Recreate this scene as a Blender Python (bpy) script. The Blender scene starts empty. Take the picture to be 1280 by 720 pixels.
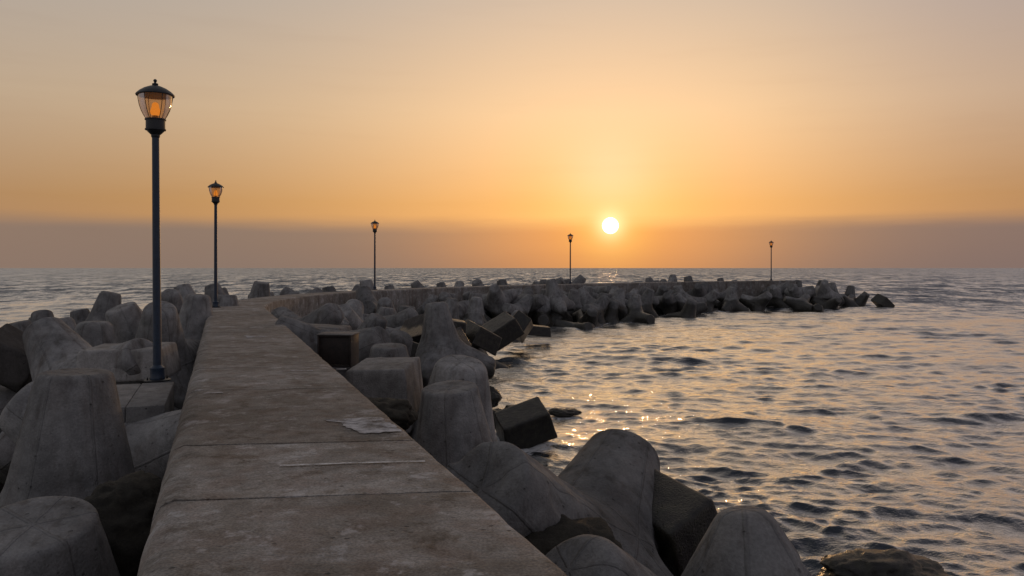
import bpy, math, random
import numpy as np
from mathutils import Vector, Matrix, Quaternion

# ------------------------------------------------------------------ layout
F_PX = 1000.0          # focal length in photo pixels (1280 wide)
HORIZON = 335.0
EYE = 4.8              # camera height above the mean sea level (z = 0)
DECK = 3.2             # top of the pier


def at(px, py, d):
    """a point of the place, d metres ahead of where the photographer stood"""
    return Vector(((px - 640.0) / F_PX * d, d, EYE - (py - HORIZON) / F_PX * d))


# right-hand edge of the deck, seen from above
EDGE = [(6.48, -12.8), (0.333, 4.16), (-4.9, 18.5), (-10.3, 33.3), (-11.45, 38.8), (-11.75, 44.4),
        (-11.0, 50.3), (-8.9, 56.8), (-5.3, 64.3), (-0.3, 71.6), (6.0, 78.6), (14.0, 86.3),
        (24.5, 94.6), (36.5, 102.6)]
WIDTH = 2.14


def dense(pts, step=0.25):
    """Catmull-Rom through the points (straight up to the kink), evenly resampled"""
    P = [np.array(p, float) for p in pts]
    out = []
    for i in range(3):                                  # straight run
        for t in np.linspace(0, 1, 60, endpoint=False):
            out.append(P[i] * (1 - t) + P[i + 1] * t)
    for i in range(3, len(P) - 1):
        p1, p2 = P[i], P[i + 1]
        p0 = P[i - 1] if i > 3 else p1 - (p2 - p1)
        p3 = P[i + 2] if i + 2 < len(P) else p2 + (p2 - p1)
        for t in np.linspace(0, 1, 60, endpoint=False):
            out.append(0.5 * ((2 * p1) + (-p0 + p2) * t + (2 * p0 - 5 * p1 + 4 * p2 - p3) * t * t
                              + (-p0 + 3 * p1 - 3 * p2 + p3) * t ** 3))
    out.append(P[-1])
    A = np.array(out)
    s = np.concatenate([[0], np.cumsum(np.linalg.norm(np.diff(A, axis=0), axis=1))])
    S = np.arange(0, s[-1], step)
    return S, np.stack([np.interp(S, s, A[:, 0]), np.interp(S, s, A[:, 1])], 1)


ARC, REDGE = dense(EDGE)
_T = np.gradient(REDGE, axis=0)
_T /= np.linalg.norm(_T, axis=1)[:, None]
LEFTN = np.stack([-_T[:, 1], _T[:, 0]], 1)             # unit normal to the left of the walk
MID = REDGE + LEFTN * WIDTH / 2
ARC_END = ARC[-1]
KINK = float(ARC[np.argmin(np.abs(REDGE[:, 1] - 33.3))])


def deck_point(s, side):
    """side 0 = right-hand edge, 1 = left-hand edge, metres beyond with other values"""
    x = np.interp(s, ARC, REDGE[:, 0]); y = np.interp(s, ARC, REDGE[:, 1])
    nx = np.interp(s, ARC, LEFTN[:, 0]); ny = np.interp(s, ARC, LEFTN[:, 1])
    return np.array([x + nx * WIDTH * side, y + ny * WIDTH * side])


def off_point(s, off):
    """off metres outside the deck: positive to the right (harbour), negative to the left (sea)"""
    if off >= 0:
        return deck_point(s, -off / WIDTH)
    return deck_point(s, 1 - off / WIDTH)


def arc_at_depth(d):
    return float(np.interp(d, REDGE[:, 1], ARC))


_M = MID[::4]
_TM = _T[::4]


def side_dist(x, y):
    """signed distance outside the deck edge: + on the harbour side, - on the sea side (arrays)"""
    x = np.atleast_1d(np.asarray(x, float)); y = np.atleast_1d(np.asarray(y, float))
    best = np.full(x.shape, 1e9); sgn = np.ones(x.shape)
    for (mx, my), (tx, ty) in zip(_M, _TM):
        dx, dy = x - mx, y - my
        dd = np.hypot(dx, dy)
        c = tx * dy - ty * dx
        m = dd < best
        best = np.where(m, dd, best)
        sgn = np.where(m, np.where(c > 0, -1.0, 1.0), sgn)
    return sgn * np.maximum(best - WIDTH / 2, 0)


def mound_height(x, y):
    """top of the rubble the tetrapods lie on"""
    sd = side_dist(x, y)
    y = np.asarray(y, float)
    near = np.clip((30 - y) / 14, 0, 1)                 # the harbour slope is steeper near the viewer
    right = 0.25 + 0.4 * near - (0.13 + 0.15 * near) * sd - 0.35 * np.maximum(sd - 7.5, 0)
    left = 1.15 - 0.45 * near + 0.20 * sd
    z = np.where(sd >= 0, right, left)
    far = np.clip((y - 97) / 9, 0, 1)
    return np.maximum(z + 0.35 * far, -3.0)


# ------------------------------------------------------------------ tetrapods: shape
LEG, ROOT_R, TIP_R = 2.0, 0.84, 0.40
LEG_DIRS = [Vector((0, 0, 1))] + [Vector((math.sin(math.acos(-1 / 3)) * math.cos(a), math.sin(math.acos(-1 / 3)) * math.sin(a), -1 / 3))
                                  for a in (0, 2 * math.pi / 3, 4 * math.pi / 3)]


def rot_up(u, spin=0.0):
    """rotation that takes leg 0 along u, then spins about u (degrees)"""
    u = Vector(u).normalized()
    q = Vector((0, 0, 1)).rotation_difference(u)
    return Quaternion(u, math.radians(spin)) @ q


def two_tips(a, b, hint, size=1.0):
    """centre and rotation of a tetrapod whose legs 0 and 1 end near a and b, centre on the side of hint"""
    a, b, hint = Vector(a), Vector(b), Vector(hint)
    m = (a + b) / 2
    e = (b - a).normalized()
    n = (hint - e * hint.dot(e)).normalized()
    c = m + n * LEG * size * math.cos(math.radians(54.7356))
    u0 = (e * -math.sin(math.radians(54.7356)) - n * math.cos(math.radians(54.7356)))
    u1 = (e * math.sin(math.radians(54.7356)) - n * math.cos(math.radians(54.7356)))
    def frame(p, q):
        x = p.normalized(); z = p.cross(q).normalized(); y = z.cross(x)
        return Matrix((x, y, z)).transposed()
    R = frame(u0, u1) @ frame(LEG_DIRS[0], LEG_DIRS[1]).transposed()
    return c, R.to_quaternion(), size


def tip_at(px, py, d, u, spin, size=1.0):
    u = Vector(u).normalized()
    return at(px, py, d) - u * LEG * size, rot_up(u, spin), size


def lead(s, off, z, u, spin):
    p = off_point(s, off)
    return Vector((p[0], p[1], z)), rot_up(u, spin)


# name of variant, (centre, rotation), label
HERO = [
    ('blunt', tip_at(94, 465, 9.3, (0.03, 0.0, 1), 200), 'biggest upright tetrapod leg, left of the walkway, just in front of the lamp ledge'),
    ('blunt', two_tips(at(62, 414, 16.6), at(172, 442, 15.3), (-0.25, 0.1, -1)), 'grey tetrapod behind the lamp ledge, one leg upright, one lying toward first lamp'),
    ('round', tip_at(20, 500, 11.2, (-0.75, -0.15, 0.55), 100), 'tetrapod at left picture edge, half hidden behind the biggest upright leg'),
    ('sharp', tip_at(40, 655, 6.2, (0.05, -0.25, 1), 150), 'blunt tetrapod tip filling the bottom left corner beside the walkway'),
    ('round', tip_at(118, 402, 19.5, (0.0, 0.0, 1), 20), 'small pale tetrapod tip left of first lamp, just behind the two-legged tetrapod'),
    ('blunt', tip_at(150, 384, 21.5, (-0.25, -0.3, 0.9), 60), 'tetrapod left of first lamp post with dark shadowed flank, its tip against the sea'),
    ('round', tip_at(200, 384, 20.5, (0.2, -0.45, 0.8), 200), 'tetrapod directly behind the first lamp post shaft, rounded tip leaning our way'),
    ('round', tip_at(248, 368, 27.0, (0.1, 0.0, 1), 90), 'rounded tetrapod tip just left of second lamp base'),
    ('blunt', tip_at(284, 369, 34.0, (0.0, 0.1, 1), 10), 'small tetrapod tip just right of second lamp base, beyond the walkway edge'),
    ('peak', tip_at(930, 637, 7.7, (-0.05, 0.05, 1), 75, 1.5), 'nearest tetrapod on the water side, pale pyramid-like tip at bottom of the picture'),
    ('sharp', two_tips(at(772, 574, 10.7), at(612, 604, 7.8), (0.25, 0.15, -1), 1.15), 'saddle-shaped tetrapod beside walkway, one leg upright, one flat leg end facing us'),
    ('sharp', tip_at(562, 484, 12.9, (-0.06, -0.12, 1), 25), 'tapered upright tetrapod beside the walkway, left of the tilted slab in the water'),
    ('round', tip_at(577, 452, 15.6, (0.12, -0.25, 1), 130, 1.3), 'tetrapod with broad rounded tip, directly behind the tapered upright one by the walkway'),
    ('blunt', tip_at(486, 432, 18.2, (0.0, -0.1, 1), 70), 'cone-like tetrapod leg rising behind the square-ended block beside the walkway'),
    ('round', tip_at(712, 712, 6.3, (-0.5, -0.4, 0.75), 40), 'low tetrapod leg lying at the walkway edge at bottom of the picture'),
    ('round', tip_at(420, 388, 27.5, (0.55, -0.3, 0.5), 15), 'tetrapod just right of the walkway bend, its leg sloping toward the water'),
    ('blunt', tip_at(372, 399, 29.0, (-0.3, -0.1, 0.9), 140), 'tetrapod leaning against pier wall at the walkway bend, above the long flat block'),
    ('blunt', tip_at(478, 424, 22.5, (0.75, -0.45, 0.35), 70), 'tetrapod behind the rusty box with one leg stretched toward the water'),
    ('round', tip_at(545, 378, 29.0, (-0.1, 0.0, 1), 10), 'pale upright tetrapod leg beyond the bend, rising alone above the dark wet blocks'),
    ('far_a', tip_at(998, 350, 103.5, (0.1, 0.0, 1), 40), 'tetrapod hiding the squared end of the pier wall, just right of the smallest lamp'),
    ('far_b', tip_at(1040, 353, 102.0, (-0.1, -0.1, 1), 10), 'upright tetrapod tip beyond the end of the pier wall, nearer the lamp of two'),
    ('far_a', tip_at(1064, 357, 101.0, (0.15, 0.0, 1), 70), 'upright tetrapod tip nearest the lone dark block at the end of the breakwater'),
    ('far_c', tip_at(1020, 364, 98.0, (0.55, -0.6, 0.55), 20), 'tetrapod past the pier end with one leg sloping down into the harbour'),
    ('far_b', tip_at(1052, 370, 97.5, (-0.6, -0.5, 0.6), 50), 'low leaning tetrapod at waterline, midway between pier end and the last dark block'),
    ('far_a', tip_at(1084, 366, 99.5, (0.5, -0.2, 0.8), 80), 'last tetrapod of the breakwater, leaning right toward the lone dark block'),
    ('round', tip_at(688, 349, 66.0, (-0.22, 0.0, 1), 40), 'tallest tetrapod left of fourth lamp, its tip breaking the line of the pier top'),
]

# concrete blocks: (centre, size, euler degrees, wet, label)
BLOCKS = [
    (at(482, 492, 16.3), (1.25, 1.5, 1.25), (4, -2, -6), 0, 'square-ended grey concrete block beside walkway, with dark stained patch on its front'),
    (at(388, 424, 24.0) + Vector((0, .6, 0)), (2.0, 1.3, 0.75), (0, 2, -8), 0, 'long flat-topped concrete block beside the walkway just before the bend'),
    (at(655, 531, 21.6), (1.4, 0.95, 0.85), (24, -18, 12), 1, 'dark tilted concrete slab standing alone in the water near the tapered tetrapod'),
    (at(162, 452, 15.5), (1.5, 1.2, 0.6), (2, -1, 5), 0, 'dark flat-topped concrete block behind the first lamp base'),
    (at(15, 446, 17.0), (1.1, 1.0, 0.8), (18, 32, 20), 1, 'dark angular block at the left frame edge, close to the open sea'),
    (at(532, 418, 33.0), (1.3, 2.6, 1.2), (-14, 30, 28), 1, 'large wet block tilted edge-up below the bend, highest of the dark wet blocks'),
    (at(556, 432, 32.0), (1.2, 1.7, 0.9), (8, -24, -30), 1, 'shiny wet block below the bend, leaning on the highest wet block'),
    (at(522, 443, 30.0), (1.4, 1.2, 0.8), (-10, 18, -12), 1, 'low wet block partly hidden behind the broad rounded tetrapod tip'),
    (at(600, 421, 38.0), (1.5, 1.5, 0.9), (14, 26, 40), 1, 'wet block at the waterline, just left of the dark one leaning right'),
    (at(560, 410, 37.0), (1.6, 1.0, 0.8), (4, 8, 10), 1, 'flat-topped wet block just above the highest wet block below the bend'),
    (at(627, 413, 43.0), (1.7, 1.4, 1.1), (16, -30, 20), 1, 'dark wet block leaning right at the waterline, below and left of fourth lamp'),
    (at(650, 408, 46.0), (1.0, 2.0, 1.2), (-20, 34, -16), 1, 'wet block with bright wet face at the waterline, right of the dark leaning one'),
    (at(671, 413, 50.0), (1.6, 1.1, 0.6), (2, 6, 8), 1, 'low dark block washed by the water, below the tallest tetrapod'),
    (at(836, 668, 9.9), (0.8, 1.2, 1.15), (10, -24, 28), 1, 'added black block standing in for the dark wet right flank of the saddle-shaped tetrapod'),  # added block, stands in for the tetrapod's own dark wet side
    (at(1104, 379, 97.0), (2.0, 1.7, 1.2), (20, 34, 30), 1, 'dark block at the very tip of the breakwater, alone at its seaward end'),
]
BOX = (at(423, 437, 19.0), (0.80, 0.7, 0.74))

# boulders: (centre, radius, squash, seed, label)
ROCKS = [
    (at(148, 668, 7.4), 0.62, (1.0, 1.0, 0.8), 3, 'rough dark boulder in the gap between walkway and the bottom left tetrapod tip'),
    (at(1105, 722, 11.4), 0.64, (1.5, 1.0, 0.55), 4, 'seaweed-covered boulder awash at bottom right, beside the nearest tetrapod'),
    (at(612, 497, 26.0), 0.34, (1.0, 1.0, 0.9), 5, 'small black rock in the water against the broad rounded tetrapod tip'),
    (at(705, 516, 26.0), 0.30, (1.6, 1.0, 0.5), 6, 'small black rock awash right of the tilted slab'),
    (at(640, 512, 25.6), 0.26, (1.2, 1.0, 0.6), 8, 'small black rock awash just left of the tilted slab top'),
    (at(618, 526, 23.6), 0.42, (1.1, 1.0, 0.8), 9, 'wet black rock squeezed between tilted slab and the upright tetrapod'),
    (at(700, 695, 7.6), 0.50, (1.2, 1.0, 0.6), 10, 'weedy boulder under the saddle-shaped tetrapod near walkway edge'),
    (at(470, 520, 13.6), 0.55, (1.2, 1.0, 0.6), 11, 'weedy rock in the gap below the square-ended block beside the walkway'),
]

LAYOUT = [
    [-4.51, 27.55, 0.83, 0.175, 0.064, 0.034, 0.982, 503],
    [-6.34, 33.08, 1.07, 0.086, 0.808, -0.347, 0.468, 467],
    [-8.39, 34.28, 1.02, 0.473, -0.066, 0.016, -0.878, 431],
    [-8.77, 36.3, 1.58, 0.951, -0.242, 0.093, -0.169, 0],
    [-9.97, 39.01, 1.29, 0.371, -0.042, -0.042, 0.927, 0],
    [-9.46, 44.02, 1.03, 0.548, -0.731, 0.402, 0.066, 0],
    [-9.67, 46.5, 1.14, 0.024, 0.817, -0.036, 0.576, 0],
    [-15.99, 53.94, 1.9, 0.47, 0.853, 0.005, 0.227, 362],
    [-2.92, 61.67, 1.73, 0.788, 0.156, -0.511, 0.307, 600],
    [-6.17, 57.83, 1.26, 0.118, 0.164, 0.707, -0.677, 534],
    [-5.24, 76.01, 1.55, 0.633, 0.129, -0.725, 0.239, 574],
    [-4.47, 59.49, 1.53, 0.823, 0.015, -0.169, -0.542, 570],
    [-4.9, 61.79, 1.09, 0.636, 0.065, 0.013, 0.769, 567],
    [-2.76, 64.12, 1.37, 0.176, -0.634, -0.081, -0.749, 592],
    [-1.18, 67.52, 1.83, 0.438, -0.313, -0.278, -0.796, 0],
    [-1.18, 65.88, 0.95, 0.988, 0.043, 0.046, 0.144, 0],
    [-17.03, 75.16, -0.22, 0.048, -0.628, -0.133, -0.765, 0],
    [9.58, 75.33, 2.38, 0.134, 0.607, 0.237, -0.746, 764],
    [5.02, 74.47, 2.01, 0.322, 0.297, -0.515, 0.737, 705],
    [14.37, 82.51, 2.48, 0.263, 0.869, -0.404, -0.113, 0],
    [9.51, 73.34, 1.08, 0.983, -0.104, -0.122, -0.088, 776],
    [7.02, 76.89, 1.04, 0.039, 0.05, -0.043, 0.997, 737],
    [9.18, 77.45, 1.28, 0.275, 0.425, -0.327, -0.798, 744],
    [9.68, 80.28, 1.52, 0.008, -0.138, 0.282, 0.949, 0],
    [11.9, 81.27, 1.14, 0.57, -0.02, 0.146, -0.808, 790],
    [12.99, 83.56, 1.14, 0.802, 0.076, -0.012, 0.593, 803],
    [15.82, 83.84, 0.9, 0.386, 0.635, -0.557, 0.372, 829],
    [16.08, 86.02, 1.51, 0.011, -0.864, 0.058, 0.501, 826],
    [21.92, 90.43, 1.06, 0.298, 0.109, 0.801, 0.508, 893],
    [31.05, 94.72, 1.24, 0.472, -0.622, -0.591, 0.202, 971],
    [38.55, 89.0, -1.34, 0.336, -0.012, -0.084, 0.938, 0],
    [32.48, 90.12, 0.47, 0.898, -0.234, 0.107, 0.356, 999],
    [32.06, 97.3, 1.77, 0.84, 0.082, -0.483, 0.232, 974],
    [33.79, 94.65, 1.62, 0.473, -0.1, -0.503, 0.716, 999],
    [34.12, 97.49, 0.94, 0.613, -0.697, 0.359, 0.099, 0],
    [35.07, 98.8, 2.49, 0.077, -0.112, -0.236, 0.962, 0],
    [2.84, 16.9, -0.13, 0.31, -0.135, 0.016, -0.941, 0],
    [-5.43, 35.85, 0.61, 0.306, 0.135, 0.837, 0.432, 0],
    [-7.98, 45.14, 2.65, 0.621, -0.514, 0.494, 0.326, 0],
    [-8.32, 40.43, 1.73, 0.588, 0.131, 0.796, -0.046, 446],
    [-6.34, 41.56, 1.38, 0.072, 0.123, 0.35, 0.926, 498],
    [-7.01, 43.23, 0.68, 0.313, 0.063, 0.02, 0.947, 483],
    [-6.29, 46.17, 0.61, 0.668, -0.045, 0.046, -0.742, 506],
    [-8.96, 50.32, 1.84, 0.543, -0.025, 0.815, 0.202, 459],
    [-7.67, 71.01, 1.84, 0.749, -0.54, 0.341, -0.176, 522],
    [4.3, 58.73, -1.28, 0.248, 0.835, -0.37, 0.324, 0],
    [-4.45, 55.8, 0.71, 0.394, 0.067, 0.001, 0.917, 569],
    [-2.81, 58.85, 0.68, 0.329, -0.048, 0.045, -0.942, 594],
    [-1.24, 63.21, 2.1, 0.202, 0.714, -0.67, -0.028, 622],
    [0.31, 62.98, 1.05, 0.63, 0.188, 0.069, -0.75, 649],
    [1.13, 64.89, 2.15, 0.218, 0.857, -0.46, -0.084, 665],
    [1.74, 72.32, 2.72, 0.719, 0.529, 0.237, 0.384, 0],
    [2.96, 73.04, 1.09, 0.165, 0.806, -0.277, 0.497, 679],
    [3.85, 69.64, 0.72, 0.72, -0.006, 0.063, -0.691, 703],
    [8.39, 69.82, 0.09, 0.651, 0.197, -0.733, -0.022, 765],
    [5.5, 72.25, 1.04, 0.487, 0.662, -0.137, -0.553, 719],
    [7.26, 74.61, 1.17, 0.013, -0.757, 0.373, 0.537, 732],
    [11.34, 74.24, 0.39, 0.43, 0.582, -0.609, 0.325, 797],
    [12.82, 78.87, 0.69, 0.324, -0.028, 0.057, -0.944, 819],
    [17.75, 80.84, 0.41, 0.004, -0.848, 0.073, -0.525, 863],
    [18.34, 83.11, 1.04, 0.243, -0.054, 0.394, 0.885, 865],
    [21.01, 86.94, 0.78, 0.267, 0.055, 0.802, 0.531, 890],
    [24.32, 88.9, 0.72, 0.557, -0.777, 0.069, 0.286, 915],
    [27.7, 90.44, 0.61, 0.605, -0.126, -0.773, -0.144, 946],
    [39.51, 80.5, -1.32, 0.349, -0.906, -0.191, 0.146, 0],
    [34.03, 89.21, -0.7, 0.794, 0.079, 0.206, -0.566, 1023],
    [36.93, 93.58, 0.09, 0.055, 0.491, -0.558, -0.667, 1035],
    [41.35, 90.87, -1.49, 0.048, -0.689, -0.573, 0.441, 0],
    [40.83, 93.04, -0.62, 0.324, 0.837, -0.227, -0.379, 0],
    [37.95, 96.31, 0.54, 0.466, -0.349, 0.769, -0.264, 1054],
    [0.62, 36.54, -1.34, 0.059, -0.902, -0.131, -0.408, 0],
    [-7.36, 37.39, 1.72, 0.156, 0.678, 0.388, 0.604, 445],
    [-6.71, 38.89, 0.69, 0.492, -0.535, 0.663, -0.176, 498],
    [-4.62, 48.18, 1.1, 0.363, -0.643, -0.117, 0.665, 565],
    [-0.08, 48.88, 0.83, 0.688, 0.649, -0.322, -0.051, 0],
    [-3.65, 57.24, 2.45, 0.939, 0.27, 0.128, -0.171, 0],
    [-7.58, 48.75, 1.24, 0.451, 0.536, -0.67, -0.245, 481],
    [0.71, 68.15, 0.92, 0.305, -0.745, -0.33, -0.493, 0],
    [0.55, 70.1, 1.76, 0.202, -0.727, -0.572, -0.321, 649],
    [8.8, 63.63, -1.22, 0.563, -0.328, -0.736, 0.181, 0],
    [5.2, 63.5, -0.44, 0.256, 0.364, 0.788, 0.426, 718],
    [10.03, 63.16, 0.15, 0.591, 0.414, 0.41, -0.559, 0],
    [7.16, 64.36, -0.09, 0.081, 0.121, 0.861, -0.487, 0],
    [2.26, 64.92, 0.6, 0.659, -0.123, -0.73, -0.133, 679],
    [6.27, 66.38, -0.06, 0.34, -0.483, -0.574, 0.567, 736],
    [12.19, 69.17, -1.15, 0.337, 0.613, 0.695, 0.167, 0],
    [18.7, 68.44, -1.49, 0.655, -0.339, -0.355, -0.575, 0],
    [14.49, 71.0, -1.39, 0.38, -0.538, -0.518, 0.546, 0],
    [16.51, 71.7, -1.15, 0.814, -0.146, -0.556, -0.085, 0],
    [22.44, 77.64, -1.03, 0.213, 0.571, 0.723, -0.326, 0],
    [35.47, 80.31, -1.32, 0.237, 0.548, -0.45, 0.664, 0],
    [-3.79, 38.41, 0.39, 0.833, -0.119, 0.098, 0.531, 0],
    [-1.84, 39.23, -0.15, 0.582, -0.11, 0.047, 0.805, 614],
    [0.13, 48.39, -1.33, 0.219, -0.89, -0.119, -0.381, 0],
    [-0.19, 55.94, -0.07, 0.287, -0.259, 0.878, -0.281, 642],
    [14.06, 66.65, -0.24, 0.471, 0.412, 0.239, 0.743, 0],
    [-1.88, 21.16, 0.88, 0.046, -0.018, 0.864, 0.502, 0],
    [-14.47, 52.65, 2.75, 0.315, 0.295, -0.538, -0.724, 0],
    [-15.84, 55.16, 3.6, 0.684, 0.65, 0.194, 0.27, 0],
    [-13.06, 65.48, 1.48, 0.67, -0.041, 0.21, 0.711, 445],
    [0.4, 91.81, 1.0, 0.259, 0.247, 0.562, 0.746, 0],
    [-9.76, 84.61, -0.49, 0.441, -0.369, -0.785, -0.23, 0],
    [-3.95, 74.25, 2.18, 0.189, 0.686, -0.438, -0.549, 0],
    [-1.27, 76.77, 2.65, 0.643, -0.116, -0.589, -0.475, 0],
    [-8.11, 92.34, -1.3, 0.439, 0.452, -0.64, 0.44, 0],
    [12.52, 76.63, 0.94, 0.425, 0.446, -0.234, 0.752, 811],
    [8.77, 78.91, 2.39, 0.736, -0.323, -0.492, 0.335, 752],
    [15.86, 81.08, 1.23, 0.945, 0.217, -0.159, 0.186, 836],
    [18.38, 87.27, 1.26, 0.482, 0.265, 0.672, 0.496, 847],
    [33.77, 96.11, 3.14, 0.258, 0.781, 0.14, -0.551, 0],
    [35.94, 96.87, 2.76, 0.145, 0.308, -0.432, 0.835, 0],
    [0.14, 41.76, -1.24, 0.138, 0.675, -0.356, -0.632, 0],
    [-12.02, 58.59, 2.73, 0.329, -0.714, 0.435, 0.438, 0],
    [-6.24, 73.21, 1.49, 0.634, 0.528, 0.541, 0.16, 552],
    [-2.17, 48.66, 0.11, 0.107, -0.306, 0.779, 0.537, 595],
    [6.93, 68.5, 0.83, 0.505, -0.378, 0.028, -0.775, 746],
    [11.04, 70.92, 0.18, 0.313, -0.088, 0.889, 0.322, 796],
    [9.83, 66.03, -1.39, 0.854, 0.033, 0.199, -0.48, 0],
    [20.3, 72.84, -0.97, 0.007, -0.999, -0.039, 0.009, 0],
    [16.88, 77.42, -0.15, 0.286, 0.324, 0.765, 0.476, 858],
    [37.11, 94.95, 1.7, 0.53, -0.277, -0.303, -0.742, 1032],
    [-8.88, 17.79, 2.37, 0.637, -0.204, -0.239, 0.704, 0],
    [-16.57, 27.57, 0.99, 0.991, 0.043, -0.098, 0.077, 27],
    [-17.18, 33.37, 1.83, 0.56, 0.054, 0.088, 0.822, 130],
    [-15.16, 35.59, 2.08, 0.69, -0.62, -0.056, 0.37, 216],
    [-14.96, 37.67, 2.1, 0.909, 0.002, -0.203, -0.364, 231],
    [-16.21, 39.79, 1.71, 0.555, 0.087, -0.048, -0.826, 0],
    [-15.38, 42.2, 1.99, 0.874, 0.021, -0.136, -0.467, 266],
    [-16.58, 46.09, 1.64, 0.093, -0.095, -0.001, 0.991, 282],
    [-18.41, 49.24, 1.21, 0.707, 0.058, -0.081, -0.7, 0],
    [-15.91, 49.99, 1.97, 0.946, 0.095, 0.066, 0.302, 325],
    [-14.71, 56.04, 2.0, 0.861, -0.097, -0.448, -0.22, 373],
    [-12.67, 56.66, 2.77, 0.355, -0.571, -0.104, -0.733, 0],
    [-10.92, 61.48, 1.88, 0.141, -0.724, -0.318, -0.596, 459],
    [-20.39, 59.44, 0.29, 0.074, -0.749, -0.194, -0.629, 0],
    [-13.75, 61.31, 1.39, 0.896, 0.003, -0.1, -0.432, 411],
    [-10.25, 68.59, 1.34, 0.871, -0.085, -0.05, 0.481, 487],
    [-8.24, 75.52, 0.9, 0.422, -0.865, -0.076, 0.262, 0],
    [-2.94, 77.89, 1.78, 0.747, -0.637, 0.182, 0.055, 597],
    [-0.76, 78.72, 1.63, 0.839, -0.094, -0.027, 0.536, 627],
    [-4.21, 80.94, 1.18, 0.719, -0.131, -0.679, -0.076, 0],
    [-1.12, 82.23, 1.2, 0.926, -0.14, -0.034, 0.348, 0],
    [3.52, 83.24, 1.63, 0.214, -0.764, -0.384, 0.472, 678],
    [3.98, 86.26, 2.29, 0.145, -0.107, -0.693, -0.698, 689],
    [6.14, 86.11, 1.59, 0.5, -0.184, -0.844, -0.062, 709],
    [2.53, 86.42, 1.03, 0.418, 0.046, 0.812, 0.405, 0],
    [6.75, 89.03, 2.23, 0.197, -0.322, -0.015, -0.926, 724],
    [16.55, 92.85, 2.75, 0.394, -0.776, 0.157, -0.467, 0],
    [16.42, 94.33, 1.7, 0.42, 0.021, -0.096, -0.902, 811],
    [20.68, 88.86, 1.86, 0.057, 0.347, 0.323, -0.879, 874],
    [19.16, 95.79, 2.12, 0.035, -0.496, -0.48, 0.723, 841],
    [20.21, 95.15, 3.44, 0.499, 0.752, -0.427, -0.062, 0],
    [24.44, 91.52, 1.31, 0.342, 0.852, -0.291, 0.27, 907],
    [21.86, 98.19, 1.79, 0.411, 0.065, 0.815, 0.404, 860],
    [19.27, 100.39, 1.64, 0.218, 0.188, 0.524, -0.802, 829],
    [27.71, 105.53, 1.49, 0.52, -0.167, -0.836, -0.052, 901],
    [-13.36, 13.75, 0.27, 0.435, 0.857, -0.104, -0.258, 0],
    [-11.26, 16.56, 1.25, 0.088, -0.25, -0.283, 0.922, 6],
    [-16.61, 10.06, -0.52, 0.572, 0.674, 0.432, 0.179, 0],
    [-17.43, 22.27, 0.62, 0.459, 0.463, -0.728, 0.21, 0],
    [-19.16, 26.96, 0.74, 0.344, 0.716, -0.527, 0.303, 0],
    [-20.5, 29.43, 0.42, 0.577, -0.057, -0.087, 0.81, 0],
    [-19.23, 32.95, 1.08, 0.17, 0.62, -0.639, -0.422, 51],
    [-23.93, 36.78, 0.1, 0.344, -0.085, -0.048, 0.934, 0],
    [-24.52, 42.88, 0.08, 0.258, -0.759, -0.424, 0.422, 0],
    [-18.45, 43.45, 1.56, 0.087, 0.394, 0.611, -0.681, 0],
    [-28.13, 43.62, -0.4, 0.516, -0.857, 0.008, -0.019, 0],
    [-23.84, 54.32, -0.05, 0.482, -0.182, -0.848, -0.127, 0],
    [-19.1, 55.07, 0.99, 0.247, 0.167, -0.128, -0.946, 0],
    [-17.01, 56.69, 1.12, 0.99, -0.023, -0.098, -0.098, 340],
    [-15.32, 63.77, 0.9, 0.569, -0.772, 0.281, -0.019, 0],
    [-24.51, 68.61, -1.18, 0.587, -0.647, 0.457, -0.167, 0],
    [-17.8, 71.22, -0.23, 0.436, 0.054, -0.082, -0.894, 0],
    [-12.33, 70.27, 0.81, 0.371, -0.095, 0.016, 0.924, 0],
    [-16.35, 77.56, -0.66, 0.476, -0.249, -0.832, -0.139, 0],
    [-9.79, 80.53, 0.03, 0.412, -0.864, -0.088, 0.274, 0],
    [-6.76, 79.78, 0.88, 0.311, 0.092, -0.023, 0.946, 0],
    [-11.71, 88.21, -1.26, 0.515, -0.395, 0.662, -0.376, 0],
    [-5.12, 82.96, 0.42, 0.294, -0.819, -0.278, 0.406, 0],
    [-1.38, 89.98, -0.01, 0.283, -0.813, -0.29, 0.417, 0],
    [2.32, 90.09, 0.49, 0.943, -0.045, -0.089, -0.318, 0],
    [5.19, 89.53, 1.48, 0.292, -0.726, -0.208, 0.587, 0],
    [7.74, 90.58, 1.16, 0.328, -0.084, 0.047, 0.94, 0],
    [8.72, 94.57, 0.82, 0.249, -0.568, -0.665, -0.415, 0],
    [10.53, 96.39, 0.65, 0.433, -0.415, -0.76, -0.253, 0],
    [11.57, 99.08, 0.65, 0.597, -0.098, -0.169, -0.778, 0],
    [14.97, 98.46, 0.93, 0.572, 0.013, -0.085, -0.816, 0],
    [18.02, 98.88, 1.24, 0.996, -0.061, -0.06, 0.027, 0],
    [17.22, 102.59, 0.7, 0.777, -0.083, -0.01, 0.624, 0],
    [21.18, 104.57, 0.91, 0.499, -0.845, 0.13, 0.141, 0],
    [21.8, 106.92, 0.81, 0.213, -0.783, -0.354, -0.465, 0],
    [15.34, 109.89, -0.57, 0.928, -0.095, -0.025, 0.36, 0],
    [-17.21, 13.42, -0.48, 0.102, 0.659, -0.544, -0.51, 0],
    [-16.66, 19.99, 0.21, 0.84, -0.007, -0.107, 0.531, 0],
    [-19.56, 23.25, -0.01, 0.871, 0.087, -0.058, -0.48, 0],
    [-21.06, 25.68, -0.05, 0.057, -0.087, -0.053, 0.993, 0],
    [-23.46, 27.0, -0.36, 0.016, 0.492, 0.714, -0.498, 0],
    [-21.52, 32.18, 0.4, 0.995, 0.022, -0.098, 0.008, 0],
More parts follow.
